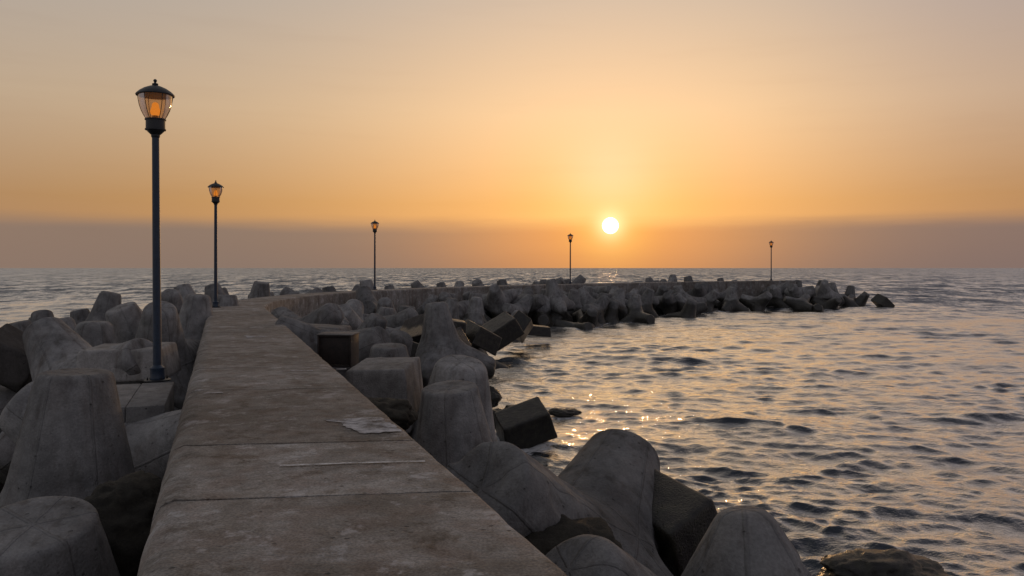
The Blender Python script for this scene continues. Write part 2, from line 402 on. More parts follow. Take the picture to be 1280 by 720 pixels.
    [-20.59, 35.64, 0.72, 0.875, 0.061, -0.077, -0.474, 0],
    [-20.64, 38.91, 0.81, 0.923, 0.044, -0.088, -0.373, 100],
    [-20.72, 43.05, 1.24, 0.31, -0.617, -0.688, 0.226, 0],
    [-27.84, 47.06, -0.61, 0.248, 0.748, -0.442, -0.428, 0],
    [-12.51, 18.85, 1.17, 0.789, -0.576, 0.213, 0.021, 3],
    [-13.67, 24.94, 1.27, 0.575, 0.103, -0.014, -0.812, 87],
    [41.08, 107.19, 1.2, 0.417, -0.706, -0.267, 0.506, 1023],
    [30.39, 104.9, 2.12, 0.57, 0.675, 0.453, -0.12, 0],
    [-90.98, 78.94, 87.04, 0.323, 0.134, -0.375, 0.858, 0],
    [-37.07, 57.79, 8.7, 0.636, -0.234, -0.715, 0.169, 0],
    [30.81, 110.03, 1.11, 0.292, -0.105, 0.842, 0.441, 918],
    [95.89, 59.86, 25.16, 0.289, -0.186, 0.924, 0.168, 0],
    [41.41, 118.1, -0.46, 0.495, -0.777, 0.388, 0.028, 0],
]

# ==================================================================== BUILD
sc = bpy.context.scene
COL = sc.collection
rng = random.Random(4)


def lin(r, g, b):
    f = lambda c: (c / 255 / 12.92) if c / 255 <= 0.04045 else ((c / 255 + 0.055) / 1.055) ** 2.4
    return (f(r), f(g), f(b), 1)


def tag(o, label=None, cat=None, group=None, kind=None):
    if label: o['label'] = label
    if cat: o['category'] = cat
    if group: o['group'] = group
    if kind: o['kind'] = kind
    return o


def link(name, me, mat=None, parent=None, loc=None):
    o = bpy.data.objects.new(name, me)
    COL.objects.link(o)
    if mat is not None and me is not None and not me.materials:
        me.materials.append(mat)
    if parent: o.parent = parent
    if loc is not None: o.location = loc
    return o


def mesh_np(name, V, quads=None, tris=None, smooth=True):
    me = bpy.data.meshes.new(name)
    V = np.asarray(V, np.float32)
    me.vertices.add(len(V)); me.vertices.foreach_set('co', V.ravel())
    loops, starts = [], []
    n = 0
    if quads is not None and len(quads):
        q = np.asarray(quads, np.int32); loops.append(q.ravel()); starts.append(np.arange(len(q)) * 4); n = len(q) * 4
    if tris is not None and len(tris):
        t = np.asarray(tris, np.int32); loops.append(t.ravel()); starts.append(n + np.arange(len(t)) * 3)
    L = np.concatenate(loops).astype(np.int32); S = np.concatenate(starts).astype(np.int32)
    me.loops.add(len(L)); me.loops.foreach_set('vertex_index', L)
    me.polygons.add(len(S)); me.polygons.foreach_set('loop_start', S)
    me.update(calc_edges=True)
    me.polygons.foreach_set('use_smooth', np.full(len(S), smooth))
    me.validate()
    return me


# ------------------------------------------------------------------ noise in numpy
def vnoise(P, seed=0):
    """value noise on N x 3 points, about -1..1"""
    I = np.floor(P).astype(np.int64); f = P - I
    f = f * f * (3 - 2 * f)
    def h(i, j, k):
        n = (i * 374761393 + j * 668265263 + k * 2147483647 + seed * 974634777) & 0xffffffff
        n = ((n ^ (n >> 13)) * 1274126177) & 0xffffffff
        return ((n ^ (n >> 16)) & 0xffff) / 32767.5 - 1
    x, y, z = I[:, 0], I[:, 1], I[:, 2]; fx, fy, fz = f[:, 0], f[:, 1], f[:, 2]
    a = h(x, y, z) * (1 - fx) + h(x + 1, y, z) * fx
    b = h(x, y + 1, z) * (1 - fx) + h(x + 1, y + 1, z) * fx
    c = h(x, y, z + 1) * (1 - fx) + h(x + 1, y, z + 1) * fx
    d = h(x, y + 1, z + 1) * (1 - fx) + h(x + 1, y + 1, z + 1) * fx
    return (a * (1 - fy) + b * fy) * (1 - fz) + (c * (1 - fy) + d * fy) * fz


def fbm(P, octaves=3, seed=0):
    out = np.zeros(len(P)); a = 1.0; s = 0
    for o in range(octaves):
        out += a * vnoise(P * 2 ** o + 17.3 * o, seed + o); s += a; a *= 0.5
    return out / s


# ------------------------------------------------------------------ materials
class NT:
    def __init__(self, mat_or_world):
        self.t = mat_or_world.node_tree; self.t.nodes.clear()
    def n(self, kind, **kw):
        nd = self.t.nodes.new(kind)
        for k, v in kw.items():
            if k == 'inp':
                for a, b in v.items():
                    if hasattr(b, 'is_output') or isinstance(b, bpy.types.NodeSocket): self.t.links.new(b, nd.inputs[a])
                    else: nd.inputs[a].default_value = b
            else: setattr(nd, k, v)
        return nd
    def math(self, op, a, b=None, c=None, clamp=False):
        nd = self.t.nodes.new('ShaderNodeMath'); nd.operation = op; nd.use_clamp = clamp
        for i, v in enumerate((a, b, c)):
            if v is None: continue
            if isinstance(v, bpy.types.NodeSocket): self.t.links.new(v, nd.inputs[i])
            else: nd.inputs[i].default_value = v
        return nd.outputs[0]
    def mix(self, f, a, b, mode='MIX'):
        nd = self.t.nodes.new('ShaderNodeMix'); nd.data_type = 'RGBA'; nd.blend_type = mode; nd.clamp_factor = True
        for i, v in ((0, f), (6, a), (7, b)):
            if isinstance(v, bpy.types.NodeSocket): self.t.links.new(v, nd.inputs[i])
            else: nd.inputs[i].default_value = v
        return nd.outputs[2]
    def ramp(self, f, stops, mode='LINEAR'):
        nd = self.t.nodes.new('ShaderNodeValToRGB'); cr = nd.color_ramp; cr.interpolation = mode
        while len(cr.elements) < len(stops): cr.elements.new(0.5)
        for e, (p, c) in zip(cr.elements, stops):
            e.position = p; e.color = c if len(c) == 4 else (*c, 1)
        self.t.links.new(f, nd.inputs[0])
        return nd.outputs[0]
    def smooth(self, v, lo, hi, a=0.0, b=1.0):
        nd = self.t.nodes.new('ShaderNodeMapRange'); nd.interpolation_type = 'SMOOTHSTEP'
        self.t.links.new(v, nd.inputs[0])
        for i, x in enumerate((lo, hi, a, b)): nd.inputs[1 + i].default_value = x
        return nd.outputs[0]


def new_mat(name):
    m = bpy.data.materials.new(name); m.use_nodes = True
    return m, NT(m)


def g(v): return (v, v, v, 1)


def concrete(name, dark, light, wet_shade_line=0.55, pores=1.0, streak=0.5, slab=False, rust=0.0, seams=False):
    m, N = new_mat(name)
    tc = N.n('ShaderNodeTexCoord'); oi = N.n('ShaderNodeObjectInfo'); geo = N.n('ShaderNodeNewGeometry')
    shift = N.n('ShaderNodeVectorMath', operation='SCALE', inp={0: (37.0, 53.0, 71.0), 3: oi.outputs['Random']})
    crd = N.n('ShaderNodeVectorMath', operation='ADD', inp={0: tc.outputs['Object'], 1: shift.outputs[0]}).outputs[0]
    big = N.n('ShaderNodeTexNoise', inp={'Vector': crd, 'Scale': 0.9, 'Detail': 7.0, 'Roughness': 0.62, 'Distortion': 0.35}).outputs['Fac']
    mid = N.n('ShaderNodeTexNoise', inp={'Vector': crd, 'Scale': 5.5, 'Detail': 6.0, 'Roughness': 0.65}).outputs['Fac']
    fine = N.n('ShaderNodeTexNoise', inp={'Vector': crd, 'Scale': 42.0, 'Detail': 3.0, 'Roughness': 0.6}).outputs['Fac']
    vor = N.n('ShaderNodeTexVoronoi', inp={'Vector': crd, 'Scale': 10.0, 'Randomness': 1.0}).outputs['Distance']
    col = N.mix(N.smooth(big, 0.32, 0.68), dark, light)
    col = N.mix(N.smooth(mid, 0.3, 0.7, 0.0, 0.75), col, N.mix(1.0, col, g(0.62), 'MULTIPLY'))
    col = N.mix(N.smooth(fine, 0.25, 0.75, 0.55, 0.0), col, N.mix(1.0, col, g(0.55), 'MULTIPLY'))
    pore = N.smooth(vor, 0.08, 0.19, 1.0, 0.0)
    pmask = N.math('MULTIPLY', pore, N.smooth(mid, 0.48, 0.6))
    col = N.mix(N.math('MULTIPLY', pmask, 0.7 * pores), col, g(0.045))
    # run-off streaks down the faces
    if streak:
        sv = N.n('ShaderNodeVectorMath', operation='MULTIPLY', inp={0: geo.outputs['Position'], 1: (5.0, 5.0, 0.5)}).outputs[0]
        st = N.n('ShaderNodeTexNoise', inp={'Vector': sv, 'Scale': 1.0, 'Detail': 5.0, 'Roughness': 0.6}).outputs['Fac']
        col = N.mix(N.smooth(st, 0.48, 0.72, 0.0, streak), col, N.mix(1.0, col, (0.42, 0.38, 0.34, 1), 'MULTIPLY'))
        if rust:
            sr = N.n('ShaderNodeTexNoise', inp={'Vector': sv, 'Scale': 0.7, 'Detail': 4.0}).outputs['Fac']
            col = N.mix(N.smooth(sr, 0.45, 0.65, 0.0, rust), col, (0.16, 0.085, 0.05, 1))
    if slab:                                            # worn bands across the walk
        bd = N.n('ShaderNodeTexNoise', inp={'Vector': crd, 'Scale': 0.8, 'Detail': 8.0, 'Roughness': 0.72, 'Distortion': 0.6}).outputs['Fac']
        col = N.mix(N.smooth(bd, 0.45, 0.58, 0.0, 0.6), col, N.mix(1.0, col, (0.62, 0.58, 0.53, 1), 'MULTIPLY'))
        gr = N.n('ShaderNodeTexNoise', inp={'Vector': crd, 'Scale': 60.0, 'Detail': 3.0}).outputs['Fac']
        col = N.mix(N.smooth(gr, 0.42, 0.62, 0.0, 0.6), col, N.mix(1.0, col, g(0.5), 'MULTIPLY'))
        sp = N.n('ShaderNodeTexNoise', inp={'Vector': crd, 'Scale': 2.3, 'Detail': 9.0, 'Roughness': 0.75}).outputs['Fac']
        col = N.mix(N.smooth(sp, 0.55, 0.63, 0.0, 0.5), col, (0.50, 0.50, 0.51, 1))
        col = N.mix(N.smooth(sp, 0.45, 0.37, 0.0, 0.75), col, N.mix(1.0, col, (0.5, 0.45, 0.4, 1), 'MULTIPLY'))
    tint = N.math('MULTIPLY_ADD', oi.outputs['Random'], 0.5 if not slab else 0.55, 0.72)
    if slab: tint = 1.0
    tv = N.n('ShaderNodeCombineColor', inp={0: tint, 1: tint, 2: tint}).outputs[0]
    col = N.mix(1.0, col, oi.outputs['Color'] if slab else tv, 'MULTIPLY')
    rough = 0.9
    nrm_src = N.math('ADD', N.math('MULTIPLY', mid, 0.6), N.math('MULTIPLY', fine, 0.35))
    nrm_src = N.math('SUBTRACT', nrm_src, N.math('MULTIPLY', pmask, 0.5))
    if seams:                                           # mould seams: the planes through each pair of legs
        sm = None
        wob = N.math('MULTIPLY_ADD', mid, 0.03, -0.015)
        for i in range(4):
            for j in range(i + 1, 4):
                nv = LEG_DIRS[i].cross(LEG_DIRS[j]).normalized()
                dp = N.n('ShaderNodeVectorMath', operation='DOT_PRODUCT', inp={0: tc.outputs['Object'], 1: tuple(nv)}).outputs['Value']
                v = N.smooth(N.math('ABSOLUTE', N.math('ADD', dp, wob)), 0.006, 0.022, 1.0, 0.0)
                sm = v if sm is None else N.math('MAXIMUM', sm, v)
        nrm_src = N.math('ADD', nrm_src, N.math('MULTIPLY', sm, 0.4))
        col = N.mix(N.math('MULTIPLY', sm, N.smooth(big, 0.35, 0.6, 0.0, 0.3)), col, N.mix(1.0, col, g(0.5), 'MULTIPLY'))
    if wet_shade_line is not None:                            # tide mark: soaked, weedy concrete; on tetrapods raised to paint shade into gaps
        sz = N.n('ShaderNodeSeparateXYZ', inp={0: geo.outputs['Position']}).outputs['Z']
        wn = N.n('ShaderNodeTexNoise', inp={'Vector': geo.outputs['Position'], 'Scale': 0.8, 'Detail': 5.0}).outputs['Fac']
        hz = N.math('SUBTRACT', sz, N.math('MULTIPLY', wn, 0.9))
        wet = N.smooth(hz, wet_shade_line - 0.45, wet_shade_line - 0.2, 1.0, 0.0)
        wcol = N.mix(N.smooth(mid, 0.4, 0.65), (0.012, 0.010, 0.008, 1), (0.03, 0.028, 0.018, 1))
        col = N.mix(N.math('MULTIPLY', wet, 0.88), col, wcol)
        rough = N.math('MULTIPLY_ADD', wet, -0.62, 0.9)
    bsdf = N.n('ShaderNodeBsdfPrincipled', inp={'Base Color': col, 'Roughness': rough})
    bsdf.inputs['Specular IOR Level'].default_value = 0.35
    bp = N.n('ShaderNodeBump', inp={'Strength': 0.85, 'Distance': 0.04, 'Height': nrm_src})
    N.t.links.new(bp.outputs[0], bsdf.inputs['Normal'])
    out = N.n('ShaderNodeOutputMaterial', inp={'Surface': bsdf.outputs[0]})
    return m


M_TETRA = concrete('tetrapod_concrete', (0.155, 0.153, 0.152, 1), (0.31, 0.305, 0.298, 1), wet_shade_line=1.2, streak=0.7, rust=0.07, seams=True)  # tide line raised so low parts are painted darker, deepening the gaps
M_DECK = concrete('deck_concrete', (0.29, 0.275, 0.255, 1), (0.42, 0.405, 0.385, 1), wet_shade_line=None, pores=0.8, streak=0.3, slab=True, rust=0.25)
M_LEDGE = concrete('ledge_concrete', (0.2, 0.195, 0.19, 1), (0.34, 0.33, 0.32, 1), wet_shade_line=None, streak=0.5)
M_BLOCK = concrete('block_concrete', (0.20, 0.19, 0.18, 1), (0.36, 0.345, 0.33, 1), wet_shade_line=0.6, streak=0.6)
M_WET = concrete('wet_block_concrete', (0.05, 0.045, 0.042, 1), (0.11, 0.10, 0.095, 1), wet_shade_line=2.3, streak=0.4)
M_ROCK = concrete('wet_rock', (0.02, 0.018, 0.014, 1), (0.055, 0.048, 0.035, 1), wet_shade_line=0.8, pores=1.0, streak=0.0)
M_RUBBLE = concrete('rubble', (0.05, 0.047, 0.043, 1), (0.12, 0.115, 0.105, 1), wet_shade_line=0.8, streak=0.0)


def simple(name, col, rough=0.5, metal=0.0, noise=0.25, scale=18.0, bump=0.1):
    m, N = new_mat(name)
    tc = N.n('ShaderNodeTexCoord')
    nz = N.n('ShaderNodeTexNoise', inp={'Vector': tc.outputs['Object'], 'Scale': scale, 'Detail': 6.0, 'Roughness': 0.7}).outputs['Fac']
    c = N.mix(N.smooth(nz, 0.4, 0.7, 0.0, 1.0), (*col, 1), tuple(x * (1 - noise) for x in col) + (1,))
    b = N.n('ShaderNodeBsdfPrincipled', inp={'Base Color': c, 'Roughness': rough, 'Metallic': metal})
    bp = N.n('ShaderNodeBump', inp={'Strength': bump, 'Distance': 0.01, 'Height': nz})
    N.t.links.new(bp.outputs[0], b.inputs['Normal'])
    N.n('ShaderNodeOutputMaterial', inp={'Surface': b.outputs[0]})
    return m


M_POST = simple('navy_painted_steel', (0.011, 0.026, 0.052), 0.42, 0.0, 0.4)
M_BLACK = simple('black_painted_metal', (0.012, 0.013, 0.015), 0.45, 0.0, 0.4)
M_RUST = simple('rusty_dark_steel', (0.022, 0.014, 0.011), 0.7, 0.0, 0.6, 9.0, 0.5)
M_PAINT = simple('worn_white_paint', (0.6, 0.6, 0.6), 0.8, 0.0, 0.45, 30.0, 0.2)
M_PATCH = simple('pale_mortar', (0.46, 0.46, 0.475), 0.9, 0.0, 0.45, 7.0, 0.3)
M_JOINT = simple('dark_joint_filler', (0.03, 0.028, 0.026), 0.9)


def wear_through(m, scale, lo, hi):
    N2 = m.node_tree; out = [n for n in N2.nodes if n.type == 'OUTPUT_MATERIAL'][0]; src = out.inputs[0].links[0].from_socket
    geo = N2.nodes.new('ShaderNodeNewGeometry'); nz = N2.nodes.new('ShaderNodeTexNoise'); nz.inputs['Scale'].default_value = scale; nz.inputs['Detail'].default_value = 7; nz.inputs['Roughness'].default_value = 0.7
    mr = N2.nodes.new('ShaderNodeMapRange'); mr.inputs[1].default_value = lo; mr.inputs[2].default_value = hi
    tr = N2.nodes.new('ShaderNodeBsdfTransparent'); mx = N2.nodes.new('ShaderNodeMixShader')
    L = N2.links.new
    L(geo.outputs['Position'], nz.inputs['Vector']); L(nz.outputs['Fac'], mr.inputs[0]); L(mr.outputs[0], mx.inputs[0])
    L(tr.outputs[0], mx.inputs[1]); L(src, mx.inputs[2]); L(mx.outputs[0], out.inputs[0])


wear_through(M_PATCH, 4.0, 0.36, 0.58)
wear_through(M_PAINT, 6.0, 0.34, 0.56)


def glass_mat():
    m, N = new_mat('amber_tinted_glass')
    lw = N.n('ShaderNodeLayerWeight', inp={'Blend': 0.35})
    tr = N.n('ShaderNodeBsdfTransparent', inp={'Color': (0.90, 0.76, 0.60, 1)})
    gl = N.n('ShaderNodeBsdfGlossy', inp={'Color': g(0.9), 'Roughness': 0.12})
    df = N.n('ShaderNodeBsdfTranslucent', inp={'Color': (0.85, 0.58, 0.33, 1)})
    a = N.n('ShaderNodeMixShader', inp={0: 0.34, 1: tr.outputs[0], 2: df.outputs[0]})
    b = N.n('ShaderNodeMixShader', inp={0: N.math('MULTIPLY', lw.outputs['Fresnel'], 0.5), 1: a.outputs[0], 2: gl.outputs[0]})
    N.n('ShaderNodeOutputMaterial', inp={'Surface': b.outputs[0]})
    return m


def bulb_mat():
    m, N = new_mat('glowing_bulb')
    e = N.n('ShaderNodeEmission', inp={'Color': (1.0, 0.34, 0.04, 1), 'Strength': 0.95})
    N.n('ShaderNodeOutputMaterial', inp={'Surface': e.outputs[0]})
    return m


M_GLASS, M_BULB = glass_mat(), bulb_mat()


# ------------------------------------------------------------------ tetrapod meshes (surface nets on a signed distance field)
def tetra_sdf(P, rnd, k, seed, rough, LEG=LEG, ROOT_R=ROOT_R, TIP_R=TIP_R):
    d = None
    for D in LEG_DIRS:
        a = np.array(D)
        t = P @ a
        rho = np.sqrt(np.maximum((P * P).sum(1) - t * t, 0))
        # truncated cone from t=0 to t=LEG, rounded by rnd
        h, r1, r2 = (LEG - rnd + 0.0), ROOT_R - rnd, TIP_R - rnd * 0.95
        q0, q1 = rho, t - h / 2
        hh = h / 2
        k10, k11 = r2, hh
        k20, k21 = r2 - r1, 2 * hh
        ca0 = q0 - np.minimum(q0, np.where(q1 < 0, r1, r2)); ca1 = np.abs(q1) - hh
        tt = np.clip(((k10 - q0) * k20 + (k11 - q1) * k21) / (k20 ** 2 + k21 ** 2), 0, 1)
        cb0 = q0 - k10 + k20 * tt; cb1 = q1 - k11 + k21 * tt
        s = np.where((cb0 < 0) & (ca1 < 0), -1.0, 1.0)
        dd = s * np.sqrt(np.minimum(ca0 ** 2 + ca1 ** 2, cb0 ** 2 + cb1 ** 2)) - rnd
        if d is None: d = dd
        else:
            w = np.clip(0.5 + 0.5 * (dd - d) / k, 0, 1)
            d = d * w + dd * (1 - w) - k * w * (1 - w)
    if rough:
        d = d + 0.012 * fbm(P * 1.1, 2, seed) + rough * fbm(P * 5.0, 3, seed + 5)
        chip = fbm(P * 2.6, 2, seed + 11)
        d = d + 0.16 * np.maximum(chip - 0.42, 0)        # knocked-off corners and spalls
    return d


def surface_nets(sdf, lo, hi, step):
    ax = [np.arange(lo, hi + step, step)] * 3
    n = len(ax[0])
    G = np.stack(np.meshgrid(*ax, indexing='ij'), -1).reshape(-1, 3)
    D = sdf(G).reshape(n, n, n)
    acc = np.zeros((n - 1, n - 1, n - 1, 3)); cnt = np.zeros((n - 1, n - 1, n - 1))
    corner = [(i, j, k) for i in (0, 1) for j in (0, 1) for k in (0, 1)]
    cell = lambda c: D[c[0]:n - 1 + c[0], c[1]:n - 1 + c[1], c[2]:n - 1 + c[2]]
    for i in range(8):
        for j in range(i + 1, 8):
            a, b = np.array(corner[i]), np.array(corner[j])
            if np.abs(a - b).sum() != 1: continue
            da, db = cell(a), cell(b)
            m = (da < 0) != (db < 0)
            t = np.where(m, da / np.where(m, da - db, 1), 0)
            acc += np.where(m[..., None], a + (b - a) * t[..., None], 0); cnt += m
    act = cnt > 0
    idx = -np.ones(cnt.shape, np.int64); idx[act] = np.arange(act.sum())
    I = np.argwhere(act)
    V = lo + step * (I + acc[act] / cnt[act][:, None])
    Q = []
    for axis in range(3):
        sl = [slice(1, n - 1)] * 3; sl[axis] = slice(0, n - 1)
        sl2 = list(sl); sl2[axis] = slice(1, n)
        A = D[tuple(sl)]; B = D[tuple(sl2)]
        m = (A < 0) != (B < 0)
        E = np.argwhere(m)
        off = [1, 1, 1]; off[axis] = 0
        E = E + off
        o1, o2 = [(1, 2), (2, 0), (0, 1)][axis]
        def c(da, db):
            e = E.copy(); e[:, o1] -= da; e[:, o2] -= db
            return idx[e[:, 0], e[:, 1], e[:, 2]]
        q = np.stack([c(1, 1), c(0, 1), c(0, 0), c(1, 0)], 1)
        flip = ~(A[m] < 0)
        q[flip] = q[flip][:, ::-1]
        Q.append(q)
    Q = np.concatenate(Q)
    for _ in range(2):                                   # settle the vertices on the surface
        e = 1e-3
        d0 = sdf(V)
        gr = np.stack([(sdf(V + np.eye(3)[i] * e) - d0) / e for i in range(3)], 1)
        V = V - gr * (d0 / np.maximum((gr * gr).sum(1), 0.2))[:, None]
    return V, Q


VARIANTS = {}
for vn, rnd, k, seed, step, dims in (
        ('blunt', 0.07, 0.22, 1, 0.042, (LEG, ROOT_R, TIP_R)), ('round', 0.17, 0.26, 2, 0.042, (LEG, ROOT_R, TIP_R)),
        ('sharp', 0.04, 0.15, 3, 0.042, (LEG, ROOT_R, 0.45)), ('far_a', 0.07, 0.22, 4, 0.08, (LEG, ROOT_R, TIP_R)),
        ('far_b', 0.15, 0.26, 5, 0.08, (LEG, ROOT_R, TIP_R)), ('far_c', 0.05, 0.18, 6, 0.08, (LEG, 0.86, 0.46)),
        ('peak', 0.12, 0.25, 8, 0.05, (2.0, 1.35, 0.2))):
    V, Q = surface_nets(lambda P: tetra_sdf(P, rnd, k, seed, 0.009, *dims), -2.3, 2.3, step)
    VARIANTS[vn] = mesh_np('tetrapod_' + vn, V, Q)
    VARIANTS[vn].materials.append(M_TETRA)


def put_tetra(variant, loc, q, label, group, size=1.0):
    o = link('tetrapod', VARIANTS[variant])
    o.rotation_mode = 'QUATERNION'; o.location = loc; o.rotation_quaternion = q; o.scale = (size,) * 3
    tag(o, label, 'tetrapod', group)
    return o


for variant, (c, q, size), label in HERO:
    put_tetra(variant, c, q, label, 'concrete tetrapods armouring the breakwater', size)

# ---- the heap: resting places found by letting the tetrapods fall on the mound
ORD = ['first', 'second', 'third', 'fourth', 'fifth', 'sixth', 'seventh', 'eighth', 'ninth', 'tenth', 'eleventh', 'twelfth',
       'thirteenth', 'fourteenth', 'fifteenth', 'sixteenth', 'seventeenth', 'eighteenth', 'nineteenth', 'twentieth']
ORD += ['twentieth', 'thirtieth'][:0] + ['twenty-' + o for o in ORD[:9]] + ['thirtieth'] + ['thirty-' + o for o in ORD[:9]]
LAMP_PX = [197, 268, 468, 713, 964]
rows = {}
HEAP = 'concrete tetrapods armouring the breakwater'
REC_OF = {}
for ri, rec in enumerate(LAYOUT):
    x, y, z = rec[:3]
    sd = float(side_dist(x, y)[0])
    px = 640 + x / y * F_PX
    q = Quaternion(rec[3:7]); top = z + max((q @ D).z * LEG for D in LEG_DIRS) + 0.3
    seen = rec[7] if len(rec) > 7 else px
    if sd > 10.3 or (sd > 0 and y < 27 and x > -3.4): continue
    if top > (3.95 if sd > 0 else 4.25 if y > 30 else 3.85): continue
    if px < -90 or px > 1370: continue
    if sd > 0 and y > 26 and rng.random() < 0.6:        # rolled over by the waves
        ax = Vector((rng.gauss(0, 1), rng.gauss(0, 1), 0.2)).normalized()
        q = Quaternion(ax, math.radians(rng.uniform(22, 58))) @ q
        top = z + max((q @ D).z * LEG for D in LEG_DIRS) + 0.3
    if sd > 0 and y > 26:                               # settled into the rubble under the wall top
        z -= min(max(top - (3.75 if rng.random() < 0.14 else 3.15), 0), 0.9)
    if sd < 0: row = 'sea'
    elif y > 100 and x > 37: row = 'head'
    elif sd < 3.2: row = 'wall'
    elif sd < 6.2: row = 'middle'
    else: row = 'water'
    o = put_tetra(rng.choice(['far_a', 'far_b', 'far_c'] if y > 30 else ['blunt', 'round', 'sharp']), (x, y, z), q,
                  'grey tetrapod buried in the heap, hidden behind the tetrapods in front of it', HEAP)
    REC_OF[o.name] = ri
    if seen > 0:
        rows.setdefault((row, sum(seen > p for p in LAMP_PX) - 1), []).append((seen, o))
WHERE = {'sea': 'on the open-sea side of the pier', 'wall': 'piled against the pier wall', 'middle': 'halfway down the heap',
         'water': 'at the waterline', 'head': 'at the rounded tip of the breakwater'}
STATE = {'sea': 'grey tetrapod', 'wall': 'dry grey tetrapod', 'middle': 'grey tetrapod', 'water': 'dark-footed tetrapod', 'head': 'dark tetrapod'}
for (row, sect), items in sorted(rows.items()):
    items.sort(key=lambda t: t[0])
    for i, (px, o) in enumerate(items):
        lamp = ('left of the first lamp' if sect < 0 else 'right of the %s lamp' % ORD[sect])
        n = ORD[len(items) - 1 - i] if sect < 0 else ORD[i]
        if row == 'head': o['label'] = '%s, %s from the pier end, %s' % (STATE[row], ORD[i], WHERE[row])
        else: o['label'] = '%s %s, %s one %s' % (STATE[row], WHERE[row], n, lamp)


# ------------------------------------------------------------------ blocks, boulders, rusty box
def block_mesh(sz, seed, taper=0.06, chamfer=0.05, rough=0.012, n=14):
    """a cast block: a gridded box with worn edges"""
    faces, verts, index = [], [], {}
    def vid(i, j, k):
        if (i, j, k) not in index:
            index[(i, j, k)] = len(verts); verts.append((i / n * 2 - 1, j / n * 2 - 1, k / n * 2 - 1))
        return index[(i, j, k)]
    for a in range(n):
        for b in range(n):
            for s in (0, n):
                qd = [(s, a, b), (s, a + 1, b), (s, a + 1, b + 1), (s, a, b + 1)]
                faces.append([vid(*p) for p in (qd if s else qd[::-1])])
                qd = [(a, s, b), (a, s, b + 1), (a + 1, s, b + 1), (a + 1, s, b)]
                faces.append([vid(*p) for p in (qd if s else qd[::-1])])
                qd = [(a, b, s), (a + 1, b, s), (a + 1, b + 1, s), (a, b + 1, s)]
                faces.append([vid(*p) for p in (qd if s else qd[::-1])])
    V = np.array(verts); h = np.array(sz) / 2
    # pull grid lines toward the edges so that the worn arrises stay narrow
    V = np.sign(V) * (1 - (1 - np.abs(V)) ** 1.6)
    P = V * h
    inner = np.clip(P, -(h - chamfer), h - chamfer)
    dv = P - inner
    L = np.linalg.norm(dv, axis=1)
    m = L > 1e-6
    P[m] = inner[m] + dv[m] / L[m][:, None] * chamfer
    P[:, :2] *= (1 - taper * V[:, 2:3])
    nn = fbm(P * 2.2, 3, seed); P = P * (1 + rough * 2 * nn[:, None]) + rough * np.stack([fbm(P * 6, 2, seed + i) for i in range(3)], 1)
    return mesh_np('block', P, faces)


def auto_smooth(me, angle=40):
    me.polygons.foreach_set('use_smooth', np.ones(len(me.polygons), bool))
    try:
        me.set_sharp_from_angle(angle=math.radians(angle))
    except Exception:
        pass


for i, (c, sz, e, wet, label) in enumerate(BLOCKS):
    me = block_mesh(sz, 20 + i)
    auto_smooth(me, 50)
    o = link('concrete_block', me, M_WET if wet else M_BLOCK, loc=c)
    o.rotation_euler = [math.radians(a) for a in e]
    tag(o, label, 'concrete block', 'loose concrete blocks among the tetrapods')


def boulder_mesh(r, sq, seed):
    import bmesh
    bm = bmesh.new(); bmesh.ops.create_icosphere(bm, subdivisions=5, radius=1.0)
    P = np.array([v.co[:] for v in bm.verts])
    d = 1 + 0.35 * fbm(P * 1.3, 2, seed) + 0.14 * fbm(P * 4, 3, seed + 3) + 0.06 * fbm(P * 13, 2, seed + 9) + 0.05 * np.abs(fbm(P * 30, 2, seed + 13))
    F = [[v.index for v in f.verts] for f in bm.faces]; bm.free()
    return mesh_np('boulder', P * d[:, None] * r * np.array(sq), None, F)


for c, r, sq, seed, label in ROCKS:
    o = link('boulder', boulder_mesh(r, sq, seed), M_ROCK, loc=c)
    tag(o, label, 'boulder', 'dark boulders between the tetrapods')


